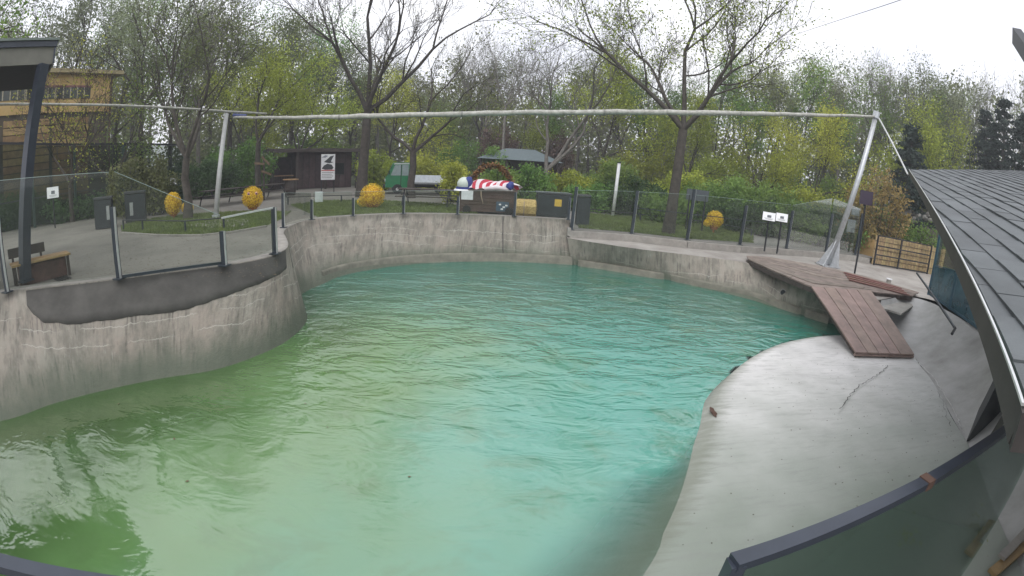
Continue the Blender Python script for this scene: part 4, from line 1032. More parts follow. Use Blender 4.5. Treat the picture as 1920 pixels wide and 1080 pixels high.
# ------------------------------------------------------------------ picnic benches
def picnic(loc, rz, L_, label, s=1.0):
    t = thing('picnic_bench', label, 'picnic bench', tuple(loc), 'dark picnic benches'); P0 = Vector(loc)
    ax = Vector((math.cos(rz), math.sin(rz), 0)); ay = Vector((-math.sin(rz), math.cos(rz), 0))
    for k in range(4): build('table_slat', MB().box(P0+ay*(-.27+.18*k)+Vector((0, 0, .75)), (L_, .16, .04), ax, ay), DARKW, t)
    for s_ in (-1, 1):
        for q_ in (0, 1): build('seat_slat', MB().box(P0+ay*s_*(.62+.14*q_)+Vector((0, 0, .45)), (L_, .12, .04), ax, ay), DARKW, t)
    for e in (-.38, .38):
        for s_ in (-1, 1): build('leg', MB().tube([P0+ax*L_*e+ay*s_*.75+Vector((0, 0, 0)), P0+ax*L_*e+ay*s_*.6+Vector((0, 0, .35)), P0+ax*L_*e+ay*s_*.2+Vector((0, 0, .72))], .03, 6), BLACK, t)
        build('cross_brace', MB().box(P0+ax*L_*e+Vector((0, 0, .42)), (.05, 1.4, .05), ax, ay), BLACK, t)
    return t
pa, pb = gp(385, 392), gp(528, 372)
picnic(lerp(pa, pb, .25)+Vector((-.6, .6, 0)), math.atan2((pb-pa).y, (pb-pa).x), 2.6, 'dark picnic bench nearest the slim pale pole')
picnic(lerp(pa, pb, .78)+Vector((-.6, .8, 0)), math.atan2((pb-pa).y, (pb-pa).x), 2.6, 'dark picnic bench just behind the rosette flower ball')
picnic(gp(800, 386), .05, 2.6, 'dark picnic bench behind the middle of the far glass fence')
# low knee rails round the lawns
def knee_rail(pxs, z, label, h_=.35):
    pts_ = [gp(*p, z) for p in pxs]; t = thing('knee_rail', label, 'low rail', tuple(pts_[0]))
    build('rail', MB().tube([p+Vector((0, 0, h_)) for p in pts_], .022, 6), BLACK, t)
    for p in pts_: build('stub_post', MB().tube([p, p+Vector((0, 0, h_))], .035, 6), POSTM, t)
knee_rail([(232, 432), (268, 433), (348, 436), (420, 430)], 0, 'low dark rail round the near edge of the left lawn')
knee_rail([(540, 384), (640, 380), (700, 379)], 0, 'low dark rail along the back of the middle lawn')
knee_rail([(1090, 404), (1200, 415), (1290, 424), (1408, 444)], -.25, 'low dark rail along the back of the right lawn')

# ------------------------------------------------------------------ info boards
def info_board(px, py, dist, z0, w_, h_, label, poles=1, tilt=.5, name='info_board'):
    c = rp(px, py, dist); a_ = math.atan2(c.x, c.y); ax = Vector((math.cos(a_), -math.sin(a_), 0)); fwd = Vector((math.sin(a_), math.cos(a_), 0))
    ay = (fwd*math.sin(tilt)+Vector((0, 0, 1))*math.cos(tilt)); az_ = ax.cross(ay)
    t = thing(name, label, 'info board', (c.x, c.y, z0))
    build('board', MB().box(c, (w_, h_, .02), ax, ay, az_), WHITE, t)
    sgn = -1 if az_.dot(fwd) > 0 else 1
    build('frame', MB().box(c-az_*sgn*.02, (w_*1.06, h_*1.06, .02), ax, ay, az_), BLACK, t)
    build('picture', MB().box(c+az_*sgn*.014+ax*w_*.02, (w_*.32, h_*.3, .006), ax, ay, az_), mat('print_dark', (0.10, 0.11, 0.12), .6), t)
    for k in range(3): build('print_line', MB().box(c+az_*sgn*.014-ay*h_*(.24+.07*k), (w_*(.7-.1*k), h_*.02, .006), ax, ay, az_), mat('print_grey', (0.3, 0.3, 0.3), .6), t)
    for s_ in ((0,) if poles == 1 else (-.35, .35)): build('stand', MB().tube([Vector((c.x, c.y, z0))+ax*s_*w_+fwd*.05, Vector((c.x, c.y, c.z-.05))+ax*s_*w_+fwd*.05], .035, 6), BLACK, t)
    return t
info_board(99, 361, 22.5, 0, .55, .5, 'white info board leaning on a dark stand by the left hedge')
info_board(325, 340, 25, 0, .38, .32, 'small pale info board beside the trunk behind the leftmost flower ball')
info_board(1442, 406, 18.6, -.25, .50, .34, 'left one of two white info boards behind the right glass fence')
info_board(1466, 408, 18.6, -.25, .46, .34, 'right one of two white info boards behind the right glass fence')
c = rp(1308, 366, 22); t = thing('dark_sign', 'dark blank sign panel between the big leafy tree and its flower ball', 'sign', (c.x, c.y, -.25))
build('panel', MB().box(c, (1.1, .05, .5)), mat('sign_dark', (0.07, 0.085, 0.095), .5), t)
for s_ in (-.4, .4): build('stand', MB().tube([Vector((c.x+s_, c.y, -.25)), Vector((c.x+s_, c.y, c.z))], .04, 6), BLACK, t)
# floodlight box on a post, right
c = rp(1624, 371, 18.8); t = thing('speaker_box', 'dark purple box on a post right of the leaning pole', 'box', (c.x, c.y, SZ))
build('box', MB().box(c, (.50, .3, .50), (.8, -.6, 0), (.6, .8, 0)), mat('purple_box', (0.035, 0.022, 0.045), .5), t)
build('post', MB().tube([Vector((c.x, c.y, SZ)), Vector((c.x, c.y, c.z-.2))], .04, 8), BLACK, t)
build('bracket', MB().bar(Vector((c.x-.1, c.y, c.z-.3)), Vector((c.x+.1, c.y, c.z-.2)), .05, .05), BLACK, t)
# leaning white post
a_ = gp(1150, 391, -.25)*.82; a_.z = -.25; b_ = rp(1161, 306, a_.xy.length)
t = thing('white_post', 'plain white post leaning slightly on the right lawn', 'post', tuple(a_)); build('shaft', MB().tube([a_, b_], .085, 12), WHITE, t, True); build('cap', MB().tube([b_, b_+Vector((0, 0, .06))], .10, 12), BLACK, t)

# ------------------------------------------------------------------ shed with banner
def frame_axes(p):
    a_ = math.atan2(p.x, p.y); return Vector((math.cos(a_), -math.sin(a_), 0)), Vector((math.sin(a_), math.cos(a_), 0))
s0 = at(512, 352, 33); s1 = at(668, 352, 34.5); ax = (s1-s0).normalized(); ay = Vector((-ax.y, ax.x, 0)); W_s = (s1-s0).length
sh = thing('timber_shed', 'dark maroon timber kiosk with low flat roof behind the middle lawn', 'kiosk', tuple(s0))
H_s = hat(s1, 668, 283)
def sbox(u0, u1, v0, v1, z0, z1, nm, m, par=sh):
    q_ = [s0+ax*u0+ay*v0, s0+ax*u1+ay*v0, s0+ax*u1+ay*v1, s0+ax*u0+ay*v1]; return build(nm, MB().prism([(p.x, p.y) for p in q_], z0, z1), m, par)
sbox(W_s*.30, W_s, 1.2, 4.5, 0, H_s, 'wall', SHEDW); sbox(0, W_s*.298, 2.6, 4.4, 0, H_s*.86, 'wall', SHEDW)
sbox(-.5, W_s+.4, -.1, 4.9, H_s+.002, H_s+.16, 'roof', mat('shed_roof', (0.035, 0.035, 0.04), .8))
sbox(-.5, W_s+.4, -.14, -.1, H_s-.08, H_s+.18, 'roof_fascia', DARKW)
for u in (0, .28, .62, 1.0): sbox(W_s*u-.07, W_s*u+.07, 0, .14, 0, H_s, 'post', DARKW)
for k in range(9):
    u = W_s*(.32+.68*k/9); sbox(u, u+W_s*.066, 1.16, 1.198, .05, H_s-.1, 'cladding_board', mat('maroon_boards', (0.060, 0.035, 0.036), .7, var=.3, randomise=.35))
wd_ = sbox(W_s*.68, W_s*.9, 1.10, 1.158, 1.0, 1.8, 'window', mat('dark_window', (0.02, 0.022, 0.026), .15)); sbox(W_s*.67, W_s*.91, 1.09, 1.10, .93, 1.0, 'sill', DARKW, wd_)
sbox(W_s*.02, W_s*.28, 1.2, 1.26, .95, 1.02, 'counter', OAK)
for k in range(9): sbox(W_s*(.02+.029*k), W_s*(.02+.029*k)+.06, 1.2, 1.25, .05, .93, 'baluster', DARKW)
bn0 = rp(615, 313, 30.0); axb, ayb = frame_axes(bn0)
bn = thing('banner', 'white banner with dark animal picture standing before the maroon kiosk', 'banner', (bn0.x, bn0.y, 0))
Wb = .88; zt_, zb_ = rp(617, 289, 30).z, rp(612, 337, 30).z
def bq(x0, x1, z0, z1, d_, nm, m):
    c = Vector((bn0.x, bn0.y, 0))-ayb*d_
    return build(nm, MB().box(c+axb*((x0+x1)/2)+Vector((0, 0, (z0+z1)/2)), (x1-x0, .012, z1-z0), axb, ayb), m, bn)
bq(-Wb/2, Wb/2, zb_, zt_, 0, 'sheet', WHITE); zs = lerp(zb_, zt_, .36)
bq(-Wb/2+.02, Wb/2-.02, zs-.02, zs+.035, .014, 'red_band', mat('banner_red', (0.45, 0.06, 0.05), .6))
for k in range(4): bq(-Wb/2+.06, Wb/2-.1-.08*(k % 2), zs-.14-.11*k, zs-.10-.11*k, .014, 'text_line', mat('print_grey', (0.3, 0.3, 0.3), .6))
# the dark animal outline (two slanting shapes)
def bshape(pts2, nm='animal_print', m=None):
    c = Vector((bn0.x, bn0.y, 0))-ayb*.016; mb3 = MB(); hgt_ = zt_-zs
    P_ = [c+axb*(x*Wb)+Vector((0, 0, zs+z*hgt_)) for x, z in pts2]; i = 0
    mb3.v = [tuple(p) for p in P_]+[tuple(p+ayb*.01) for p in P_]; n_ = len(P_); mb3.f = [tuple(range(n_)), tuple(range(2*n_-1, n_-1, -1))]+[(k, k+n_, (k+1) % n_+n_, (k+1) % n_) for k in range(n_)]
    build(nm, mb3, m or mat('print_black', (0.03, 0.035, 0.04), .5), bn)
bshape([(-.45, .12), (-.30, .30), (-.05, .42), (.25, .36), (.40, .18), (.30, .06), (-.2, .05)])
bshape([(-.30, .52), (-.05, .70), (.15, .86), (.42, .92), (.30, .74), (.20, .55), (.38, .50), (.10, .44)])
bshape([(-.48, .80), (-.2, .94), (0, .90), (-.2, .78)], 'grey_print', mat('print_mid', (0.25, 0.27, 0.3), .5))
for s_ in (-.4, .4): build('stand', MB().tube([Vector((bn0.x, bn0.y, 0))+axb*s_+ayb*.05, Vector((bn0.x, bn0.y, zt_))+axb*s_+ayb*.05], .03, 6), BLACK, bn)
# small wooden tables by the kiosk
for px, py, lb in ((470, 352, 'brown barrel table left of the maroon kiosk'), (545, 362, 'brown barrel table before the kiosk counter')):
    c = gp(px, py+4); t = thing('barrel_table', lb, 'table', tuple(c)); build('barrel', MB().tube([c, c+Vector((0, 0, .45)), c+Vector((0, 0, .9))], [.28, .36, .28], 12), DARKW, t); build('top', MB().tube([c+Vector((0, 0, .9)), c+Vector((0, 0, .95))], .48, 14), OAK, t)
# wooden signpost with arrows near tree at 485
c = at(495, 380, 25.5); t = thing('signpost', 'rustic wooden signpost with slanting arrow boards right of the rosette ball', 'signpost', tuple(c))
build('pole', MB().tube([c, c+Vector((0, 0, 2.3))], .05, 8), DARKW, t)
for dz, s_, an in ((2.2, 1, -.7), (1.9, -1, .1), (1.5, 1, -.3)):
    v = Vector((math.cos(an)*s_*.55, 0, math.sin(an)*.55)); build('arrow_board', MB().bar(c+Vector((0, -.1, dz))-v*.2, c+Vector((0, -.1, dz))+v, .03, .11), mat('old_board', (.13, .09, .05), .8, var=.3), t)

# ------------------------------------------------------------------ green truck
k0 = gp(722, 364); k1 = gp(862, 366); k1 = k0+(k1-k0).normalized()*4.5
ax = (k1-k0).normalized(); ay = Vector((-ax.y, ax.x, 0)); GREEN = mat('green_paint', (0.015, 0.17, 0.065), .35, var=.12); TYRE = mat('tyre', (0.02, 0.02, 0.02), .85)
tk = thing('utility_truck', 'small green utility truck with white flatbed parked behind the bare trees', 'truck', tuple(k0)); s_t = 1.02
def tbx(u0, u1, v0, v1, z0, z1, nm, m, par=None):
    q_ = [k0+ax*u0+ay*v0, k0+ax*u1+ay*v0, k0+ax*u1+ay*v1, k0+ax*u0+ay*v1]; return build(nm, MB().prism([(p.x, p.y) for p in q_], z0, z1), m, par or tk)
def tside(prof, v0, v1, nm, m, par=None):
    mb3 = MB(); n_ = len(prof); mb3.v = [tuple(k0+ax*u+ay*v0+Vector((0, 0, z))) for u, z in prof]+[tuple(k0+ax*u+ay*v1+Vector((0, 0, z))) for u, z in prof]
    mb3.f = [tuple(range(n_))[::-1], tuple(range(n_, 2*n_))]+[(k, (k+1) % n_, (k+1) % n_+n_, k+n_) for k in range(n_)]; return build(nm, mb3, m, par or tk)
cab = tside([(0.0, .40), (0.0, .95), (.12, 1.08), (.42, 1.80), (.50, 1.88), (1.42, 1.90), (1.46, .40)], 0, 1.55, 'cab', GREEN)
tside([(.30, 1.12), (.55, 1.74), (.90, 1.75), (.90, 1.12)], -.012, 0, 'side_window', mat('truck_glass', (0.26, 0.32, 0.32), .12), cab)
tside([(.98, 1.12), (.98, 1.75), (1.36, 1.75), (1.36, 1.12)], -.012, 0, 'side_window', MATS['truck_glass'], cab)
tside([(.90, .48), (.90, 1.78), (.94, 1.78), (.94, .48)], -.008, 0, 'door_gap', BLACK, cab)
mb3 = MB(); mb3.v = [tuple(k0+ax*u+ay*v+Vector((0, 0, z))) for u, z, v in ((.125, 1.13, .1), (.395, 1.77, .1), (.395, 1.77, 1.45), (.125, 1.13, 1.45))]; mb3.f = [(0, 1, 2, 3)]; mb3.v = [tuple(Vector(v)-ax*.015) for v in mb3.v]
build('windscreen', mb3, MATS['truck_glass'], cab)
tside([(.46, 1.78), (.52, 1.84), (1.40, 1.86), (1.40, 1.80)], -.016, -.004, 'roof_gutter', TRIM, cab)
build('bumper', MB().box(k0-ax*.06+ay*.78+Vector((0, 0, .45)), (.1, 1.5, .16), ax, ay), BLACK, tk)
for v in (.2, 1.35): build('headlight', MB().tube([k0-ax*.03+ay*v+Vector((0, 0, .78)), k0+ax*.02+ay*v+Vector((0, 0, .78))], .09, 10), TRIM, tk)
build('mirror', MB().box(k0+ax*.2-ay*.14+Vector((0, 0, 1.3)), (.06, .16, .22), ax, ay), BLACK, tk)
tbx(1.52, 4.3, 0.02, 1.55, .62, .72, 'flatbed', mat('bed_grey', (0.25, .27, .28), .5))
tbx(1.54, 4.3, -.02, .018, .72, 1.12, 'side_board', mat('pale_blue_grey', (0.66, 0.71, 0.76), .5)); tbx(1.54, 4.3, 1.552, 1.59, .72, 1.12, 'side_board', MATS['pale_blue_grey']); tbx(4.302, 4.34, 0, 1.55, .72, 1.12, 'tail_board', MATS['pale_blue_grey'])
for u in (1.56, 4.22): tbx(u, u+.06, .0, 1.56, 1.121, 1.65, 'hoop', POSTM)
tbx(.3, 4.2, .4, 1.1, .40, .615, 'chassis', BLACK)
for u in (.72, 3.4):
    for v in (-.02, 1.40):
        w_ = build('wheel', MB().tube([k0+ax*u+ay*v+Vector((0, 0, .3)), k0+ax*u+ay*(v+.19)+Vector((0, 0, .3))], .3, 16), TYRE, tk); build('hub', MB().tube([k0+ax*u+ay*(v-.01)+Vector((0, 0, .3)), k0+ax*u+ay*(v+.2)+Vector((0, 0, .3))], .09, 10), TRIM, w_)

# ------------------------------------------------------------------ brown cart with striped cloth and dome
c0 = at(862, 405, 18.6); c1 = at(966, 405, 18.6); ax = (c1-c0).normalized(); ay = Vector((-ax.y, ax.x, 0)); Wc = (c1-c0).length; Zc = rp(912, 356, 18.6).z
ct = thing('brown_cart', 'brown wooden box cart behind the middle of the far glass fence', 'cart', tuple(c0))
BRW = mat('cart_brown', (0.085, 0.055, 0.042), .65, var=.25, scale=3, randomise=.15)
nb = 6
for k in range(nb): build('plank', MB().box((c0+c1)/2+Vector((0, 0, .08+(Zc-.14)*(k+.5)/nb)), (Wc, .04, (Zc-.14)/nb-.012), ax, ay), BRW, ct)
build('back_panel', MB().box((c0+c1)/2+ay*.8+Vector((0, 0, Zc*.5)), (Wc, .04, Zc-.1), ax, ay), BRW, ct)
for s_ in (0, 1): build('end_panel', MB().box(c0.lerp(c1, s_)+ay*.4+Vector((0, 0, Zc*.5)), (.05, .8, Zc-.1), ax, ay), BRW, ct)
build('top_board', MB().box((c0+c1)/2+ay*.38+Vector((0, 0, Zc-.02)), (Wc+.1, .95, .05), ax, ay), BRW, ct)
for s_ in (.12, .88):
    w_ = build('wheel', MB().tube([c0.lerp(c1, s_)-ay*.1+Vector((0, 0, .16)), c0.lerp(c1, s_)-ay*.04+Vector((0, 0, .16))], .16, 12), TYRE, ct)
gpan = MB().box(c0.lerp(c1, .76)-ay*.035+Vector((0, 0, .33)), (.5, .02, .38), ax, ay); build('painted_panel', gpan, mat('blue_panel', (0.05, 0.09, 0.13), .5), ct)
for dx, dz in ((-.1, .08), (.05, -.02), (-.02, -.1), (.15, .05)): build('painted_mark', MB().box(c0.lerp(c1, .76)-ay*.05+ax*dx+Vector((0, 0, .33+dz)), (.09, .01, .06), ax, ay), WHITE, ct)
# striped cloth: draped strips
cl = thing('striped_cloth', 'red and white striped cloth heaped on top of the brown cart', 'cloth', tuple(c0))
rn = random.Random(6); RED = mat('cloth_red', (0.42, 0.03, 0.055), .8, var=.2); WHC = mat('cloth_white', (0.66, 0.60, 0.62), .8, var=.1); BLU = mat('cloth_blue', (0.03, 0.045, 0.20), .7, var=.2)
ns = 11; N1, N2 = 22, 13
def cloth_pt(s_, t_):    # s along cart, t across
    x = .30+1.45*s_+.62*t_-.12*math.sin(5*t_)
    h_ = Zc+.04+.40*math.sin(math.pi*min(1, max(0, t_)))*(.45+.4*abs(math.sin(math.pi*s_))**.5+.22*math.sin(7.5*s_+.6))+.06*math.sin(9*s_+5*t_)*t_+.035*math.sin(23*s_-9*t_)
    return c0+ax*x+ay*(-.04+.75*t_)+Vector((0, 0, h_))
for k in range(ns):
    mb3 = MB(); 
    for j in range(3):
        s_ = (k+j/2)/ns
        for i in range(N2): mb3.v.append(tuple(cloth_pt(s_, i/(N2-1))))
    for j in range(2):
        for i in range(N2-1): a_ = j*N2+i; mb3.f.append((a_, a_+1, a_+N2+1, a_+N2))
    build('stripe', mb3, RED if k % 2 else WHC, cl, True)
mb3 = MB().tube([c0.lerp(c1, .42)-ay*.03+Vector((0, 0, Zc+.04)), c0.lerp(c1, .62)-ay*.06+Vector((0, 0, Zc+.12)), c0.lerp(c1, .92)-ay*.03+Vector((0, 0, Zc+.04))], [.06, .11, .05], 8); build('white_fold', mb3, WHC, cl, True)
mb3 = MB().blob(c0.lerp(c1, .88)-ay*.03+Vector((0, 0, Zc+.2)), (.16, .14, .19), rn, jag=.15); build('blue_fold', mb3, BLU, cl, True)
mb3 = MB().blob(c0.lerp(c1, .13)+ay*.1+Vector((0, 0, Zc+.22)), (.17, .16, .28), rn, jag=.15); build('blue_fold', mb3, BLU, cl, True)
mb3 = MB().tube([c0.lerp(c1, .36)-ay*.05+Vector((0, 0, Zc)), c0.lerp(c1, .37)-ay*.07+Vector((0, 0, Zc-.25)), c0.lerp(c1, .41)-ay*.07+Vector((0, 0, Zc-.55))], [.03, .025, .012], 6); build('hanging_tail', mb3, mat('rope_tan', (0.35, 0.27, 0.2), .8), cl)
dm = thing('white_dome', 'white dome with blue rim standing at the left end of the brown cart', 'dome', tuple(c0)); dc = rp(871, 345, 18.8)
mb3 = MB(); R_ = .30; rows = 8; cols_ = 18
for a_ in range(rows+1):
    th = math.pi*.62*a_/rows
    for b_ in range(cols_): mb3.v.append((dc.x+R_*math.sin(th)*math.cos(2*math.pi*b_/cols_), dc.y+R_*math.sin(th)*math.sin(2*math.pi*b_/cols_), dc.z+R_*.95*math.cos(th)))
for a_ in range(rows):
    for b_ in range(cols_): mb3.f.append((a_*cols_+b_, (a_+1)*cols_+b_, (a_+1)*cols_+(b_+1) % cols_, a_*cols_+(b_+1) % cols_))
build('shell', mb3, mat('dome_white', (0.50, 0.56, 0.50), .35, var=.1), dm, True)
build('rim', MB().tube([dc+Vector((0, 0, -.20)), dc+Vector((0, 0, -.12))], .34, 18), BLU, dm); build('brim', MB().tube([dc+Vector((-.03, 0, -.26)), dc+Vector((-.03, 0, -.2))], [.40, .36], 18), WHITE, dm)
build('stand', MB().tube([Vector((dc.x, dc.y, 0)), dc+Vector((0, 0, -.2))], .2, 12), mat('stand_grey', (0.2, 0.22, 0.22), .6), dm)
# wreath arch
ac = rp(921, 350, 20.2); aa = thing('wreath_arch', 'autumn-coloured wreath arch standing behind the striped cloth', 'arch', (ac.x, ac.y, 0))
pts_ = [Vector((ac.x+.88*math.cos(t), ac.y, ac.z-.15+1.08*math.sin(t))) for t in [math.pi*k/16 for k in range(17)]]
pts_ = [Vector((pts_[0].x, ac.y, 0))]+pts_+[Vector((pts_[-1].x, ac.y, 0))]
build('hoop', MB().tube(pts_, .06, 8), DARKW, aa)
lf_ = MB(); rn = random.Random(9)
for k in range(1300):
    t = math.pi*rn.uniform(-.05, 1.05); c = Vector((ac.x+.88*math.cos(t), ac.y, ac.z-.15+1.08*math.sin(t)))+Vector([rn.gauss(0, .06) for _ in range(3)])
    x = Vector([rn.uniform(-1, 1) for _ in range(3)]).normalized()*.05; y = x.cross(Vector([rn.uniform(-1, 1) for _ in range(3)])).normalized()*.05; lf_.quad(c-x, c-y, c+x, c+y)
build('wreath_leaves', lf_, mat('wreath_brown', (0.14, 0.075, 0.035), .8, var=.6, scale=6, col2=(0.26, 0.13, 0.035)), aa, kind='stuff')
# straw bale
b0_ = at(985, 406, 18.4); bl_ = thing('straw_bale', 'rounded straw bale between the brown cart and the dark chest', 'straw bale', tuple(b0_))
rn = random.Random(2); build('bale', MB().tube([b0_+Vector((-.40, 0, .34)), b0_+Vector((-.36, 0, .34)), b0_+Vector((.36, 0, .34)), b0_+Vector((.40, 0, .34))], [.28, .36, .36, .28], 8), mat('straw', (0.50, 0.36, 0.14), .9, var=.45, scale=18, bump=.02, bscale=60), bl_)
build('tie', MB().tube([b0_+Vector((-.1, 0, .3)), b0_+Vector((-.06, 0, .3))], .385, 14), mat('rope_tan', (0.35, 0.27, 0.2), .8), bl_)
sf = MB()
for k in range(500):
    u = rn.uniform(-1, 1); a_ = rn.uniform(0, 6.28); r_ = math.sqrt(1-u*u); p = b0_+Vector((.41*r_*math.cos(a_), .35*r_*math.sin(a_), .34+.34*u)); d = Vector([rn.uniform(-1, 1) for _ in range(3)]).normalized()*.07; e_ = Vector((0, 0, .008)); sf.quad(p-d, p+d, p+d+e_, p-d+e_)
build('loose_straw', sf, MATS['straw'], bl_, kind='stuff')

# ------------------------------------------------------------------ far pavilion with grey roof
pc = at(975, 300, 37); ax, ay = frame_axes(pc); pv_ = thing('pavilion', 'low pavilion with blue-grey pitched roof far back behind the wreath arch', 'pavilion', tuple(pc))
zt_, zb_ = rp(985, 278, 37).z, rp(985, 301, 37).z
mb3 = MB(); Wp = 3.4
v = [pc-ax*Wp, pc+ax*Wp, pc+ax*Wp+ay*5, pc-ax*Wp+ay*5]; mb3.v = [(p.x, p.y, zb_) for p in v]+[tuple(pc-ax*Wp*.35+ay*2.5+Vector((0, 0, zt_))), tuple(pc+ax*Wp*.35+ay*2.5+Vector((0, 0, zt_)))]
mb3.f = [(0, 1, 5, 4), (1, 2, 5), (2, 3, 4, 5), (3, 0, 4), (3, 2, 1, 0)]
build('roof', mb3, mat('slate_roof', (0.10, 0.13, 0.14), .7, var=.15), pv_)
for s_ in (-.9, -.3, .3, .9): build('post', MB().tube([pc+ax*Wp*s_+ay*.3, pc+ax*Wp*s_+ay*.3+Vector((0, 0, zb_))], .09, 6), DARKW, pv_)
build('wall', MB().box(pc+ay*3.5+Vector((0, 0, zb_*.5)), (Wp*1.7, .2, zb_-.01), ax, ay), mat('pavilion_wall', (0.08, .07, .06), .8), pv_)

# ------------------------------------------------------------------ yellow house and aviary on the left
h0 = at(-110, 330, 28.5); h1 = at(206, 330, 31.0); ax = (h1-h0).normalized(); ay = Vector((-ax.y, ax.x, 0)); Wh = (h1-h0).length
if ay.dot(h0) < 0: ay = -ay
hs_ = thing('yellow_house', 'ochre yellow house with upper window row behind the trees at the left', 'house', tuple(h0)); zr = hat(h1, 200, 142); zm = hat(h1, 200, 196)
def hbox(u0, u1, v0, v1, z0, z1, nm, m, par=None):
    q_ = [h0+ax*u0+ay*v0, h0+ax*u1+ay*v0, h0+ax*u1+ay*v1, h0+ax*u0+ay*v1]; return build(nm, MB().prism([(p.x, p.y) for p in q_], z0, z1), m, par or hs_)
hbox(0, Wh, 0, 6, zm-.4, zr, 'upper_wall', YELLOWW); hbox(.2, Wh-.2, .1, 5.9, 0, zm-.402, 'lower_wall', mat('lower_wall_brown', (0.075, 0.06, 0.04), .8, var=.4, scale=1))
hbox(-.4, Wh+.55, -.5, 6.5, zr+.002, zr+.22, 'roof', mat('flat_roof_buff', (0.30, 0.25, 0.13), .7)); hbox(.3, Wh-3, .4, 5, zr+.222, zr+.42, 'roof_kerb', mat('roof_red', (0.16, 0.06, 0.05), .7))
for k in range(4):
    u = 1.2+k*(Wh-4.6)/3.2; f = hbox(u, u+2.3, -.04, -.002, zm+.35, zr-.75, 'window', mat('window_dark', (0.06, 0.07, 0.06), .12)); 
    for j in range(5): hbox(u+.46*j-.02+.02, u+.46*j+.06, -.07, -.042, zm+.35, zr-.75, 'mullion', mat('cream_frame', (0.42, 0.38, 0.26), .6), f)
    hbox(u-.06, u+2.4, -.08, -.002, zr-.748, zr-.64, 'lintel', mat('window_red', (0.20, 0.08, 0.075), .6), f)
hbox(Wh-.12, Wh-.02, -.09, -.0025, 0, zr, 'downpipe', mat('brown_pipe', (0.09, 0.05, 0.035), .6))
for k in range(13):
    z0 = .25+k*(zm-.9)/13; 
    for (ua, ub) in ((Wh*.35, Wh*.62), (Wh*.64, Wh*.86)): hbox(ua, ub, .04, .096, z0, z0+(zm-.9)/13-.05, 'plank', TIMBERY)
# aviary frame in front of the lower floor
av = thing('aviary_frame', 'dark green mesh aviary with tall posts in front of the yellow house', 'aviary')
ap = [at(-60, 330, 24), at(60, 330, 24.5), at(140, 330, 25), at(232, 330, 25.5), at(345, 330, 26)]
ah = [hat(p, x, y) for p, (x, y) in zip(ap, [(-60, 268), (60, 270), (140, 271), (232, 270), (345, 272)])]
MESH = glass_mat('dark_mesh', (0.42, 0.45, 0.42), 0.0, 0.35, (0.03, 0.05, 0.04))
for p, h_ in zip(ap, ah): build('post', MB().bar(p, Vector((p.x, p.y, h_)), .12, .12), mat('green_post', (0.03, 0.06, 0.05), .6), av)
for a_, b_, ha, hb in zip(ap, ap[1:], ah, ah[1:]):
    build('top_rail', MB().bar(Vector((a_.x, a_.y, ha)), Vector((b_.x, b_.y, hb)), .1, .1), BLACK, av)
    build('mesh_panel', MB().quad(a_+Vector((0, 0, .1)), b_+Vector((0, 0, .1)), Vector((b_.x, b_.y, hb-.06)), Vector((a_.x, a_.y, ha-.06))), MESH, av)
    build('mid_rail', MB().bar(a_+Vector((0, 0, 1.3)), b_+Vector((0, 0, 1.3)), .06, .06), BLACK, av)
hf = thing('hedge_fence', 'low dark wooden fence in front of the left hedge', 'fence'); fp = [gp(-60, 425), gp(60, 408), gp(170, 396), gp(262, 388)]
for a_, b_ in zip(fp, fp[1:]):
    n_ = 12
    for z_ in (.35, .85): build('rail', MB().bar(a_+Vector((0, 0, z_)), b_+Vector((0, 0, z_)), .05, .07), DARKW, hf)
    for k in range(n_): p = a_.lerp(b_, (k+.5)/n_); build('picket', MB().box(p+Vector((0, 0, .5)), (.08, .05, 1.0)), DARKW, hf)
hk = MB()
for a_, b_ in zip(fp, fp[1:]): hk.bar(a_+Vector((.1, -.15, .06)), b_+Vector((.1, -.15, .06)), .12, .12)
tag(build('hedge_kerb', hk, COPE), 'pale kerb along the foot of the left hedge fence', 'kerb')

# ------------------------------------------------------------------ gate and reed fence at the right
g0, g1 = gp(1638, 497, SZ), gp(1738, 514, SZ); gtp = hat(g0, 1650, 442)
ax = (g1-g0).normalized(); ay = Vector((-ax.y, ax.x, 0)); Wg = (g1-g0).length; Hg = gtp-SZ
gt_ = thing('metal_gate', 'dark metal gate with reed panels behind it beyond the deck', 'gate', tuple(g0))
for z_ in (.06, Hg*.36, Hg*.66, Hg): build('gate_rail', MB().bar(g0+Vector((0, 0, z_)), g1+Vector((0, 0, z_)), .06, .06), BLACK, gt_)
for u in (0, .42, 1): build('gate_stile', MB().bar(g0.lerp(g1, u), g0.lerp(g1, u)+Vector((0, 0, Hg)), .07, .07), BLACK, gt_)
rf_ = thing('reed_fence', 'tan split reed screen seen through the metal gate', 'reed fence', tuple(g0)); rn = random.Random(3)
for k in range(46):
    u = (k+.5)/46*1.35; p = g0+ax*Wg*u+ay*.25; build('reed_slat', MB().box(p+Vector((0, rn.uniform(-.01, .01), Hg*.5+rn.uniform(-.05, .05))), (Wg*1.35/46*.9, .03, Hg*.98), ax, ay), REED, rf_)
for z_ in (.3, .75, 1.15): build('wire', MB().bar(g0+ay*.22+Vector((0, 0, z_)), g0+ay*.22+ax*Wg*1.35+Vector((0, 0, z_)), .015, .02), DARKW, rf_)
w0_, w1_ = gp(1608, 484, SZ), gp(1645, 494, SZ); tag(build('ochre_wall', MB().bar(w0_+Vector((0, .4, .55)), w1_+Vector((0, .4, .55)), .25, 1.1), OCHRE), 'short ochre rendered wall left of the metal gate', 'wall')
gpst = gp(1752, 520, SZ); tag(build('gate_post', MB().bar(gpst, Vector((gpst.x, gpst.y, hat(gpst, 1775, 415))), .14, .14), NAVY), 'tall navy post right of the gate at the end of the glass screen', 'post')
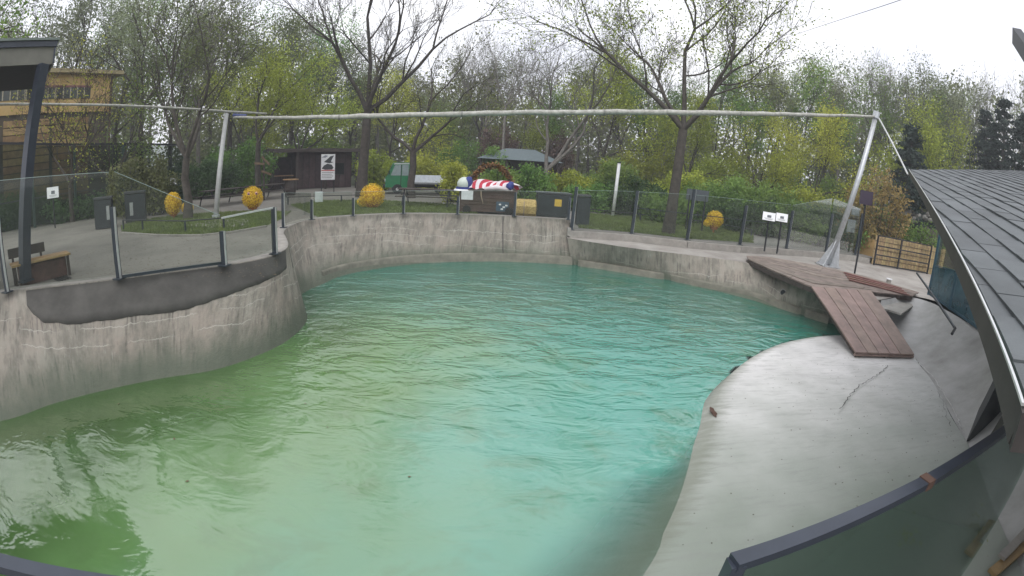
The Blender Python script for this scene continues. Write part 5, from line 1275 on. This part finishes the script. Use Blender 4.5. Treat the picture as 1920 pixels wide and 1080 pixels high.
# earth bank with rockery
em = MB(); rn = random.Random(7); bc_ = at(1730, 400, 24)
for j in range(9):
    for i in range(13):
        u = i/12; v_ = j/8; az_ = lerp(1655, 1860, u); d_ = lerp(31.0, 40, v_); p = at(az_, 400, d_); em.v.append((p.x, p.y, -.5+3.1*math.sin(min(1, v_*1.3)*math.pi/2)*(0.55+.45*math.sin(math.pi*min(1, u*1.4+.1)))+rn.uniform(-.1, .1)))
for j in range(8):
    for i in range(12): a_ = j*13+i; em.f.append((a_, a_+1, a_+14, a_+13))
structure('earth_bank', em, EARTH, True)
rk = thing('rockery', 'cluster of pale rocks on the dark bank beside the roof corner', 'rockery')
for k in range(26):
    px, py = rn.uniform(1698, 1745), rn.uniform(362, 415); d_ = 33-(py-362)*.03; c = rp(px, py, d_); r_ = rn.uniform(.12, .34); build('rock', MB().blob(c, (r_, r_*.8, r_*.65), rn, jag=.2), STONE, rk)

# ------------------------------------------------------------------ vegetation
def leaves(mb_, pts_, n, spread, size, rn, squash=.8):
    """scatter small leaf faces about the points"""
    for _ in range(n):
        p = pts_[rn.randrange(len(pts_))]
        c = (p[0]+rn.gauss(0, spread), p[1]+rn.gauss(0, spread), p[2]+rn.gauss(0, spread*squash)); s = size*rn.uniform(.6, 1.4)
        a, b, g = rn.uniform(-1, 1), rn.uniform(-1, 1), rn.uniform(-1, 1); L_ = math.sqrt(a*a+b*b+g*g)+1e-6; a *= s/L_; b *= s/L_; g *= s/L_
        d, e, f = rn.uniform(-1, 1), rn.uniform(-1, 1), rn.uniform(-1, 1); q = (a*d+b*e+g*f)/(s*s); d -= q*a; e -= q*b; f -= q*g; L_ = math.sqrt(d*d+e*e+f*f)+1e-6; k = s*.6/L_; d *= k; e *= k; f *= k
        i = len(mb_.v); mb_.v += [(c[0]-a, c[1]-b, c[2]-g), (c[0]+d, c[1]+e, c[2]+f), (c[0]+a, c[1]+b, c[2]+g), (c[0]-d, c[1]-e, c[2]-f)]; mb_.f.append((i, i+1, i+2, i+3))
def wood(seed, H, r0, fork, levels=4, spread=.55, kids=(2, 3), up=.25, lean=(0, 0), limbs=None, shrink=.68, shoots=2):
    """recursive limbs; returns (MB, twig points)"""
    rn = random.Random(seed); mb_ = MB(); tips = []
    def grow(p, d, L, r, lv):
        n = 4 if lv < 3 else 3; pts_ = [p]; rs_ = [r]; dd = d.copy()
        for k in range(n):
            dd = (dd+Vector([rn.gauss(0, .13) for _ in range(3)])+Vector((0, 0, up*.12))).normalized(); p = p+dd*L/n; pts_.append(p); rs_.append(max(.008, r*(1-.45*(k+1)/n)))
        mb_.tube(pts_, rs_, 7 if lv == 0 else (5 if lv < 3 else 3), caps=False)
        if lv >= levels: tips.append(tuple(pts_[-1])); tips.append(tuple(pts_[-2])); return
        if lv >= levels-1: tips.append(tuple(pts_[2]))
        def child(q, r_, wide, f):
            ax_ = dd.cross(Vector([rn.uniform(-1, 1) for _ in range(3)])).normalized(); an = rn.uniform(.6, 1.15)*wide
            nd = (dd*math.cos(an)+ax_*math.sin(an)); nd.z += up*.3; nd.normalize(); grow(q, nd, L*f*rn.uniform(.8, 1.15), r_, lv+1)
        for _ in range(rn.randint(*kids)): child(pts_[-1], rs_[-1]*.82, spread, shrink)
        for _ in range(shoots if lv > 0 else 1): child(pts_[rn.randint(2, n-1) if n > 2 else 1], rs_[2]*.5, spread*1.5, shrink*.75)
    base = Vector((0, 0, -.1)); fz = H*fork; t = Vector((lean[0]*fork, lean[1]*fork, fz))
    tr = [base, base.lerp(t, .35)+Vector((rn.uniform(-.08, .08), 0, 0)), base.lerp(t, .7)+Vector((rn.uniform(-.1, .1), 0, 0)), t]
    mb_.tube(tr, [r0*1.35, r0*1.0, r0*.92, r0*.85], 9, caps=False)
    dirs = limbs or [((math.cos(a)*s_, math.sin(a)*s_, 1), 1) for a, s_ in [(rn.uniform(0, 6.28), rn.uniform(.2, .7)) for _ in range(3)]]
    for dv, f in dirs:
        grow(t, Vector(dv).normalized(), H*(1-fork)*.42*f, r0*.54*min(1, .6+.4*f), 1)
    return mb_, tips
def make_tree(name, label, cat, seed, H, r0, fork, leafmat, nleaf, lsize, lspread, bark=BARK, group=None, **kw):
    t = thing(name, label, cat, (0, 0, 0), group); mb_, tips = wood(seed, H, r0, fork, **kw)
    build('trunk', mb_, bark, t, True)
    if nleaf:
        lm = MB(); leaves(lm, tips, nleaf, lspread, lsize, random.Random(seed+50)); build('crown', lm, leafmat, t, kind=None)
    return t
def put(t, px, dist, z=0, rz=0, s=1.0):
    p = at(px, 350, dist, z); t.location = p; t.rotation_euler = (0, 0, rz); t.scale = (s,)*3; return t
# named trees
t = make_tree('bare_tree', 'largest bare tree with spreading dark limbs behind the middle flower ball', 'tree', 12, 15.5, .27, .30, LEAF_OL, 500, .05, .3, levels=5, spread=.5, up=.35, lean=(.6, 0), limbs=[((.05, 0, 1), 1.15), ((.75, .2, .62), 1.1), ((-.6, -.2, .7), .95), ((.35, -.5, .9), .9), ((-.2, .6, .9), .8)])
put(t, 678, 26)
t = make_tree('bare_tree', 'slender forked tree growing in front of the green truck', 'tree', 21, 9.5, .20, .26, LEAF_OL, 1500, .06, .3, levels=4, spread=.55, up=.2, limbs=[((.3, 0, 1), 1), ((-.8, .1, .8), .95), ((.8, -.2, .7), .9)])
put(t, 772, 25.5)
t = make_tree('bare_tree', 'twisted bare tree with pale forked trunk right of the pavilion', 'tree', 33, 11, .24, .16, LEAF_PALE, 600, .05, .35, bark=BARKP, levels=5, spread=.6, up=.25, limbs=[((.55, 0, .9), 1.1), ((-.15, .1, 1), .9), ((.75, -.3, .8), .8)])
put(t, 1022, 27)
t = make_tree('young_leaf_tree', 'big right-hand tree with dark trunk and fresh pale leaves', 'tree', 47, 13.5, .22, .32, LEAF_YG, 9000, .055, .38, levels=5, spread=.55, up=.3, lean=(.75, .0), limbs=[((.12, 0, 1), 1.2), ((-.75, .1, .75), 1.15), ((.75, .1, .7), 1.0), ((.3, -.5, .8), .9), ((-.4, .5, .7), .8)])
put(t, 1262, 19.5, -.25)
t = make_tree('multi_stem_tree', 'olive-leaved tree with upright stems behind the leftmost flower ball', 'tree', 52, 9.5, .17, .24, LEAF_OL, 7500, .05, .36, levels=5, spread=.5, up=.3, limbs=[((-.35, 0, 1), 1), ((.5, 0, 1), 1.05), ((-.8, .2, .8), .9), ((.1, .4, 1), 1)])
put(t, 350, 19)
t = make_tree('young_leaf_tree', 'yellow-green tree with reddish trunk behind the signpost', 'tree', 63, 9, .17, .34, LEAF_YG, 6000, .06, .4, levels=4, spread=.55, up=.2, limbs=[((-.4, 0, 1), 1), ((.5, 0, 1), 1.0), ((.0, .5, .8), .9)])
put(t, 484, 27)
t = make_tree('overhanging_tree', 'leafy tree whose branches hang in over the canopy at the upper left', 'tree', 71, 8.5, .2, .55, LEAF_GR, 6000, .06, .35, levels=4, spread=.6, up=.1, limbs=[((.8, .3, .7), 1.2), ((.2, .9, .7), 1), ((0, 0, 1), 1), ((.8, -.5, .6), 1)])
put(t, -160, 15)
t = make_tree('twiggy_tree', 'sparse twiggy tree standing in front of the yellow house windows', 'tree', 81, 7.5, .12, .22, LEAF_YG, 1600, .05, .35, levels=5, spread=.6, up=.25, limbs=[((.5, 0, .9), 1), ((-.6, .1, .9), 1), ((.1, .4, 1), 1), ((.9, -.2, .6), .9)])
put(t, 132, 24.2)
t = make_tree('twiggy_tree', 'thin leafy sapling between the yellow house and the dark bins', 'tree', 83, 6.5, .10, .2, LEAF_GR, 2200, .05, .35, levels=4, spread=.6, up=.25, limbs=[((.4, 0, .9), 1), ((-.6, .1, .9), 1), ((.1, .4, 1), 1)])
put(t, 215, 23.5)
# kinds of wood tree, each built once and copied
protos = {}
specs = dict(
 pale=('woodland_tree', 'tall pale green woodland tree', LEAF_PALE, 8500, .078, .40, BARK, 15, .20, .34, 4),
 green=('woodland_tree', 'tall mid green woodland tree', LEAF_GR, 11500, .080, .45, BARK, 15, .20, .30, 4),
 olive=('woodland_tree', 'tall olive woodland tree', LEAF_OL, 9500, .078, .42, BARK, 15, .20, .32, 4),
 yellow=('woodland_tree', 'yellow-green woodland tree', LEAF_YG, 10500, .075, .45, BARK, 11, .16, .24, 4),
 bare=('bare_woodland_tree', 'tall bare grey woodland tree', LEAF_OL, 500, .07, .4, BARKP, 15, .18, .36, 5),
 birch=('bare_woodland_tree', 'slim bare tree with pale upright stem', LEAF_PALE, 900, .06, .4, BARKP, 15, .13, .45, 4))
for i, (k, (nm, lb, lm, nl_, ls_, sp_, bk_, H, r0, fk, lv)) in enumerate(specs.items()):
    protos[k] = [make_tree(nm, lb, 'tree', 100+i*7+v, H, r0, fk+.05*v, lm, nl_, ls_, sp_, bark=bk_, levels=lv, spread=.5, up=.35, limbs=[((math.cos(2.1*q+v)*.5, math.sin(2.1*q+v)*.5, 1), 1) for q in range(3)]+[((math.cos(1.3+v)*1.2, math.sin(1.3+v)*1.2, .8), .9)]) for v in range(2)]
used = set()
def natural_height(src):
    if 'nat' not in src:
        zs = sorted(v.co.z for ch in src.children if ch.name.startswith('trunk') for v in ch.data.vertices); src['nat'] = zs[int(len(zs)*.985)]
    return src['nat']
def wood_tree(kind, v, px, dist, top_py, where):
    p = at(px, 330, dist, -.1 if px < 1050 else -.3); src = protos[kind][v]
    nat = natural_height(src); s = max(.35, (hat(p, px, top_py)-p.z)/nat)
    lb = specs[kind][1]+' '+where; rz = (px*7.3) % 6.28; key = (kind, v)
    if key in used: o = dup(src, p, rz, (s*.95, s*.95, s), lb)
    else: used.add(key); o = src; o.location = p; o.rotation_euler = (0, 0, rz); o.scale = (s*.95, s*.95, s); o['label'] = lb
    return o
# (kind, px, distance, top)
rows = [
 ('olive', 40, 38, 10), ('pale', 130, 36, -20), ('green', 215, 42, 0), ('pale', 265, 34, -10), ('olive', 320, 40, 20), ('bare', 372, 36, 10), ('pale', 430, 44, -10), ('olive', 486, 38, 10), ('green', 545, 48, 30), ('yellow', 455, 33, 130),
 ('yellow', 560, 37, 110), ('olive', 620, 46, 85), ('bare', 590, 52, 70), ('green', 655, 50, 130), ('yellow', 730, 40, 150), ('bare', 705, 50, 90), ('olive', 790, 46, 120), ('bare', 845, 50, 80), ('green', 830, 42, 190), ('bare', 905, 46, 60), ('birch', 940, 42, 70), ('bare', 985, 50, 75),
 ('olive', 895, 54, 110), ('yellow', 965, 44, 190), ('birch', 1030, 47, 90), ('bare', 1080, 50, 90), ('green', 1060, 44, 170), ('yellow', 1130, 38, 120), ('olive', 1160, 46, 90), ('green', 1210, 40, 140), ('bare', 1240, 50, 60), ('yellow', 1290, 34, 190), ('green', 1340, 44, 120), ('olive', 1400, 46, 120),
 ('pale', 1445, 48, 125), ('yellow', 1420, 32, 220), ('green', 1500, 44, 132), ('olive', 1545, 50, 128), ('birch', 1570, 42, 150), ('yellow', 1530, 34, 215), ('pale', 1600, 50, 130), ('bare', 1645, 48, 112), ('green', 1680, 44, 148), ('olive', 1720, 50, 140), ('pale', 1765, 46, 152), ('yellow', 1750, 38, 210), ('bare', 1850, 46, 150), ('bare', 1815, 52, 160), ('birch', 1905, 44, 160), ('bare', 1930, 50, 150), ('green', 1790, 56, 190)]
zones = [(-100, 240, 'behind the yellow house roof'), (240, 400, 'behind the olive-leaved upright tree'), (400, 520, 'above the pale net pole'), (520, 680, 'behind the maroon kiosk'), (680, 800, 'behind the green truck'), (800, 900, 'behind the white dome'), (900, 1010, 'behind the pavilion'), (1010, 1100, 'behind the twisted bare tree'), (1100, 1220, 'left of the big right-hand tree'), (1220, 1330, 'behind the big right-hand tree'), (1330, 1480, 'behind the info boards'), (1480, 1620, 'left behind the leaning pole'), (1620, 1700, 'right behind the leaning pole top'), (1700, 1800, 'above the dark roof corner'), (1800, 2000, 'beyond the dark shingled roof')]
cnt = {}
extra = []
for i, (k, px, d, tp_) in enumerate(rows):
    zn = next(z for a_, b_, z in zones if a_ <= px < b_); extra.append((k, px, d, tp_, zn))
from collections import Counter
cc = Counter((k, zn) for k, px, d, tp_, zn in extra)
ORD = ['leftmost', 'second', 'third', 'fourth']
for i, (k, px, d, tp_, zn) in enumerate(sorted(extra, key=lambda e: e[1])):
    key = (k, zn); j = cnt.get(key, 0); cnt[key] = j+1
    lb = zn if cc[key] == 1 else zn+', '+ORD[j]+' of its kind there'
    wood_tree(k, i % 2, px, d, tp_, lb)['group'] = 'woodland trees behind the zoo plaza'
# far wood as one mass
fw_l = MB(); fw_t = MB(); rn = random.Random(77)
for k in range(190):
    px = rn.uniform(-150, 2050); d = rn.uniform(56, 78); p = at(px, 330, d, -.3); top = hat(p, px, (rn.uniform(60, 150) if px < 600 else rn.uniform(120, 190))); fw_t.tube([p, p+Vector((rn.uniform(-.5, .5), 0, top*.55)), p+Vector((rn.uniform(-1, 1), 0, top*.95))], [.2, .13, .03], 4)
    for q in range(7): a_ = p+Vector((0, 0, top*rn.uniform(.3, .7))); fw_t.tube([a_, a_+Vector((rn.uniform(-2, 2), rn.uniform(-1, 1), rn.uniform(1, top*.35)))], [.06, .015], 3, False)
    pts_ = [(p.x+rn.gauss(0, 1.6), p.y+rn.gauss(0, 1.6), top*min(rn.uniform(.02, .95), rn.uniform(.1, 1.2))) for _ in range(30)]; leaves(fw_l, pts_, 1000, .8, .23, rn)
tag(build('distant_wood', fw_l, LEAF_OL), 'distant olive-grey wood closing the view behind all the nearer trees', 'wood', kind='stuff')
tag(build('distant_trunks', fw_t, BARK), 'thin grey trunks of the distant wood', 'wood', kind='stuff')
# shrubs
def shrub(name, px, dist, w_, h_, d_, m_, label, n=2600, ls=.07, z=0, seed=0, up=False, cat='shrub', rad=True):
    p = at(px, 350, dist, z); t = thing(name, label, cat, tuple(p)); rn = random.Random(seed+int(px)); axx, ayy = frame_axes(p)
    st = MB(); pts_ = []
    for k in range(34):
        a_ = rn.uniform(-.5, .5)*w_; b_ = rn.uniform(-.5, .5)*d_; hh = h_*(1-1.6*(a_/w_)**2*(.8 if rad else .1))*rn.uniform(.55, 1.0)
        q = p+axx*a_+ayy*b_; root = p+axx*a_*.6+ayy*b_*.6
        st.tube([root, root.lerp(q, .6)+Vector((0, 0, hh*.55)), q+Vector((0, 0, hh))], [.025, .018, .008], 3, False)
        for z_ in ((.2, .45, .7, .9, 1) if not up else (.5, .7, .85, 1)): pts_.append(tuple(root.lerp(q, z_)+Vector((0, 0, hh*z_))))
    build('stems', st, BARK, t, kind='stuff'); lm = MB()
    for v in pts_: pass
    leaves(lm, pts_, n, .16*max(1, w_/3), ls, rn); build('foliage', lm, m_, t, kind='stuff')
    return t
S = [
 (30, 26, 5, 1.3, 1.5, LEAF_GR, 'low green hedge behind the left hedge fence below the house', 0),
 (150, 25, 4, 1.1, 1.5, LEAF_DK, 'dark green hedge left of the litter bins', 0),
 (265, 22.5, 3.2, 2.7, 2, LEAF_OL, 'yellowish olive bush growing above the second litter bin', 0),
 (380, 30, 5, 2.2, 2, LEAF_DK, 'dark shrub mass behind the picnic benches', 0),
 (450, 32, 4.5, 3.6, 2, LEAF_GR, 'green shrub left of the maroon kiosk', 0),
 (580, 42, 7, 4.2, 2.5, LEAF_GR, 'green shrubbery rising over the maroon kiosk roof', 0),
 (705, 32, 2.4, 2.6, 1.5, LEAF_YG, 'light green bush between the big trunk and the truck', 0),
 (800, 33, 5, 2.4, 2, LEAF_YG, 'yellow-green bush behind the truck flatbed', 0),
 (852, 23.5, 1.2, 1.9, 1.0, LEAF_YG, 'small leafy bush left of the white dome', 0),
 (880, 38, 5, 4.0, 2, LEAF_GR, 'green bush far behind the white dome', 0),
 (935, 24, 1.8, 1.9, 1.2, LEAF_GR, 'fresh green bush seen through the wreath arch', 0),
 (990, 26, 2.6, 2.0, 1.5, LEAF_GR, 'bright green bush right of the wreath arch', 0),
 (1060, 27, 3, 2.0, 1.6, LEAF_YG, 'yellow-green bush behind the dark chest', 0),
 (930, 44, 4, 5.6, 2, LEAF_PK, 'rusty red bush behind the wreath arch', 0),
 (1040, 42, 3, 5.5, 2, LEAF_PK, 'rusty red bush behind the twisted bare tree', 0),
 (1120, 26, 3.2, 1.7, 1.8, LEAF_GR, 'low green shrub left of the white post', -.25),
 (1190, 26, 3.6, 2.0, 1.8, LEAF_DK, 'dark green shrub right of the white post', -.25),
 (1200, 36, 6, 4.6, 2, LEAF_YG, 'tall yellow-green thicket left of the big right-hand tree', -.25),
 (1250, 24, 3.0, 1.5, 1.8, LEAF_GR, 'low shrub at the foot of the big right-hand tree', -.25),
 (1330, 27, 4.4, 2.2, 2, LEAF_GR, 'broad green shrub above the dark blank sign', -.25),
 (1340, 38, 6, 4.6, 2, LEAF_YG, 'golden green thicket right of the big right-hand tree', -.25),
 (1415, 25, 3.4, 1.7, 1.8, LEAF_DK, 'dark ivy-like shrub behind the info boards', -.25),
 (1425, 33, 2.0, 3.0, 2, LEAF_PK, 'russet bush standing above the info boards', -.25),
 (1460, 33, 3, 3.6, 2, LEAF_YG, 'yellow bush right of the russet bush', -.25),
 (1490, 25.5, 3.6, 1.9, 1.8, LEAF_GR, 'low green shrub right of the info boards', -.25),
 (1545, 26, 3.6, 1.9, 1.8, LEAF_DK, 'dark shrub left of the leaning pole foot', -.25),
 (1520, 38, 7, 5.0, 2, LEAF_GR, 'green thicket behind the upper half of the leaning pole', -.25),
 (1145, 30, 4.5, 2.9, 2, LEAF_GR, 'bright green bush behind the white post', -.25),
 (1290, 31, 4.5, 2.9, 2, LEAF_YG, 'yellow-green bush just behind the dark blank sign shrub', -.25),
 (1385, 30, 4.5, 2.8, 2, LEAF_GR, 'fresh green bush behind the gap left of the info boards', -.25),
 (1450, 29, 4.2, 2.7, 2, LEAF_GR, 'full green bush directly above the info boards', -.25),
 (1530, 30, 4.5, 3.0, 2, LEAF_YG, 'bright bush left of the leaning pole at mid height', -.25),
 (1575, 28, 3.6, 2.4, 2, LEAF_GR, 'green bush between the info boards and the amber bushes', -.25),
 (1590, 26.5, 2.6, 1.5, 1.5, LEAF_GR, 'low green shrub behind the utility boxes', -.25),
]
for px, d, w_, h_, dd_, m_, lb, z_ in S: shrub('shrub', px, d, w_, h_, dd_, m_, lb, n=int(2600+1500*w_), ls=.042+.0010*d, z=z_)
shrub('amber_bush', 1655, 27, 3.4, 4.6, 2, LEAF_OR, 'amber-leaved bush between the leaning pole and the stay rod', 5200, .07, -.25, up=False)
shrub('amber_bush', 1610, 26.5, 2.4, 2.5, 2, LEAF_OR, 'lower spreading amber bush just left of the taller one', 2600, .07, -.25)
shrub('ivy_hedge', 1655, 28.2, 4.2, 2.7, .9, LEAF_GR, 'bright topped leafy hedge over the ochre wall', 6500, .06, -.5, rad=False, cat='hedge')
shrub('ivy_hedge', 1722, 28.8, 4.6, 2.25, .9, LEAF_GR, 'leafy hedge along the top of the metal gate', 6500, .05, -.5, rad=False, cat='hedge', seed=4)
# conifers
def conifer(px, dist, top_py, label, seed):
    p = at(px, 330, dist, -.3); H = hat(p, px, top_py)-p.z; t = thing('conifer', label, 'tree', tuple(p)); rn = random.Random(seed); tb_ = MB().tube([p, p+Vector((0, 0, H))], [.22, .03], 7); lm = MB()
    for k in range(150):
        z = H*rn.uniform(.12, .99); L = (H-z)*.30+.35; a_ = rn.uniform(0, 6.28); o_ = p+Vector((0, 0, z)); e_ = o_+Vector((math.cos(a_)*L, math.sin(a_)*L, -.12*L+.1)); tb_.tube([o_, e_], [.035, .008], 3, False)
        leaves(lm, [tuple(o_.lerp(e_, q)) for q in (.3, .5, .7, .85, 1)], 62, .14, .11, rn, .5)
    build('trunk', tb_, BARK, t); build('crown', lm, NEEDLE, t)
conifer(1878, 38, 188, 'dark conifer rising over the right part of the shingled roof', 1)
conifer(1845, 41, 205, 'shorter dark conifer left of the tallest one over the roof', 2)
conifer(1915, 35, 215, 'dark conifer at the right picture edge over the roof', 3)
conifer(1705, 33, 235, 'bluish dark conifer behind the stay rod', 4)
# grass tufts on the lawns, and leaves standing for a reflection
gm = MB(); rn = random.Random(31)
def tufts(poly, z, n):
    xs = [p.x for p in poly]; ys = [p.y for p in poly]; c = 0
    while c < n:
        x, y = rn.uniform(min(xs), max(xs)), rn.uniform(min(ys), max(ys)); ins = False; j = len(poly)-1
        for i in range(len(poly)):
            if (poly[i].y > y) != (poly[j].y > y) and x < (poly[j].x-poly[i].x)*(y-poly[i].y)/(poly[j].y-poly[i].y)+poly[i].x: ins = not ins
            j = i
        c += 1
        if not ins: continue
        for _ in range(3):
            a_ = rn.uniform(0, 6.28); h_ = rn.uniform(.04, .10); dx, dy = math.cos(a_)*.014, math.sin(a_)*.014; ox, oy = rn.uniform(-.03, .03), rn.uniform(-.03, .03)
            i = len(gm.v); gm.v += [(x+ox-dx, y+oy-dy, z), (x+ox+dx, y+oy+dy, z), (x+ox+dy*1.5, y+oy-dx*1.5, z+h_)]; gm.f.append((i, i+1, i+2))
tufts(lawnL, .013, 9000); tufts([Vector((p[0], p[1], 0)) for p in lawnC], .013, 12000); tufts(lr, -.237, 14000)
tag(build('grass', gm, mat('grass_blades', (0.125, 0.165, 0.045), .8, var=.4, scale=2)), 'short spring grass on the lawns around the pool', 'grass', kind='stuff')
wl = MB(); leaves(wl, [tuple(gp(1700, 1005, -1.2)), tuple(gp(1830, 985, -1.15))], 160, .10, .022, random.Random(8)); 
tag(build('reflected_leaves', wl, LEAF_YG), 'yellow-green leaves standing for plant reflections in the near glass', 'reflected_leaves', kind='stuff')  # leaves added behind the pane in place of plants mirrored in it
fl = MB(); rn = random.Random(12)
for k in range(900):
    px, py = rn.uniform(60, 520), rn.uniform(425, 520); p = gp(px, py, .012)
    if p.y < 3: continue
    a_ = rn.uniform(0, 6.28); r_ = rn.uniform(.012, .03); dx, dy = math.cos(a_)*r_, math.sin(a_)*r_
    fl.quad((p.x-dx, p.y-dy, .011), (p.x+dy*.6, p.y-dx*.6, .016), (p.x+dx, p.y+dy, .013), (p.x-dy*.6, p.y+dx*.6, .018))
tag(build('fallen_leaves', fl, mat('dead_leaves', (0.09, 0.06, 0.03), .8, var=.5)), 'scattered dead leaves on the grey paving at the left', 'leaf litter', kind='stuff')
fo = MB()
for k in range(22):
    x, y = rn.uniform(-6.5, 5), rn.uniform(3, 13); a_ = rn.uniform(0, 6.28); r_ = rn.uniform(.012, .035); dx, dy = math.cos(a_)*r_, math.sin(a_)*r_
    fo.quad((x-dx, y-dy, WZ+.006), (x+dy*.5, y-dx*.5, WZ+.01), (x+dx, y+dy, WZ+.007), (x-dy*.5, y+dx*.5, WZ+.01))
tag(build('floating_leaves', fo, mat('dead_leaves', (0.09, 0.06, 0.03), .8, var=.5)), 'few small leaves floating on the turquoise pool', 'leaves', kind='stuff')
gg = MB()
for k in range(260):
    t1, t2 = rn.random(), rn.random(); i = rn.randrange(10, 50); e_, b_ = EB[i], BB[i]; p = e_.lerp(b_, .04+.92*t2); r_ = rn.uniform(.004, .014); z_ = p.z+.022*math.sin(t2*3.1)+.014
    gg.quad((p.x-r_, p.y, z_), (p.x, p.y-r_, z_), (p.x+r_, p.y, z_+.004), (p.x, p.y+r_, z_))
tag(build('grit', gg, mat('grit_dark', (0.10, 0.09, 0.07), .9, var=.5)), 'dark grit and droppings scattered over the pale beach', 'grit', kind='stuff')
# rust stain lump at the beach edge
c = gp(1337, 772, -1.37); tag(build('rusty_fitting', MB().blob(c, (.05, .13, .03), random.Random(1), jag=.3), mat('rusty_steel', (0.09, 0.05, 0.035), .8)), 'small rusty fitting on the curved edge of the pale beach', 'fitting')
# damp air softening the far trees
hz = MB().box((5, 32, 7), (130, 96, 20.5)); ho = build('haze', hz, bpy.data.materials.new('haze_air'), kind='stuff'); ho['label'] = 'thin damp haze in the air over the whole plaza'; ho['category'] = 'haze'
hm = ho.data.materials[0]; hm.use_nodes = True; hn = hm.node_tree; hn.nodes.clear(); hv = hn.nodes.new('ShaderNodeVolumePrincipled'); hv.inputs['Color'].default_value = (.86, .90, .95, 1); hv.inputs['Density'].default_value = .0020; hv.inputs['Anisotropy'].default_value = 0.0
hn.links.new(hv.outputs[0], hn.nodes.new('ShaderNodeOutputMaterial').inputs['Volume'])
print('objects', len(bpy.data.objects), 'tris', sum(len(o.data.polygons) for o in bpy.data.objects if o.type == 'MESH'))
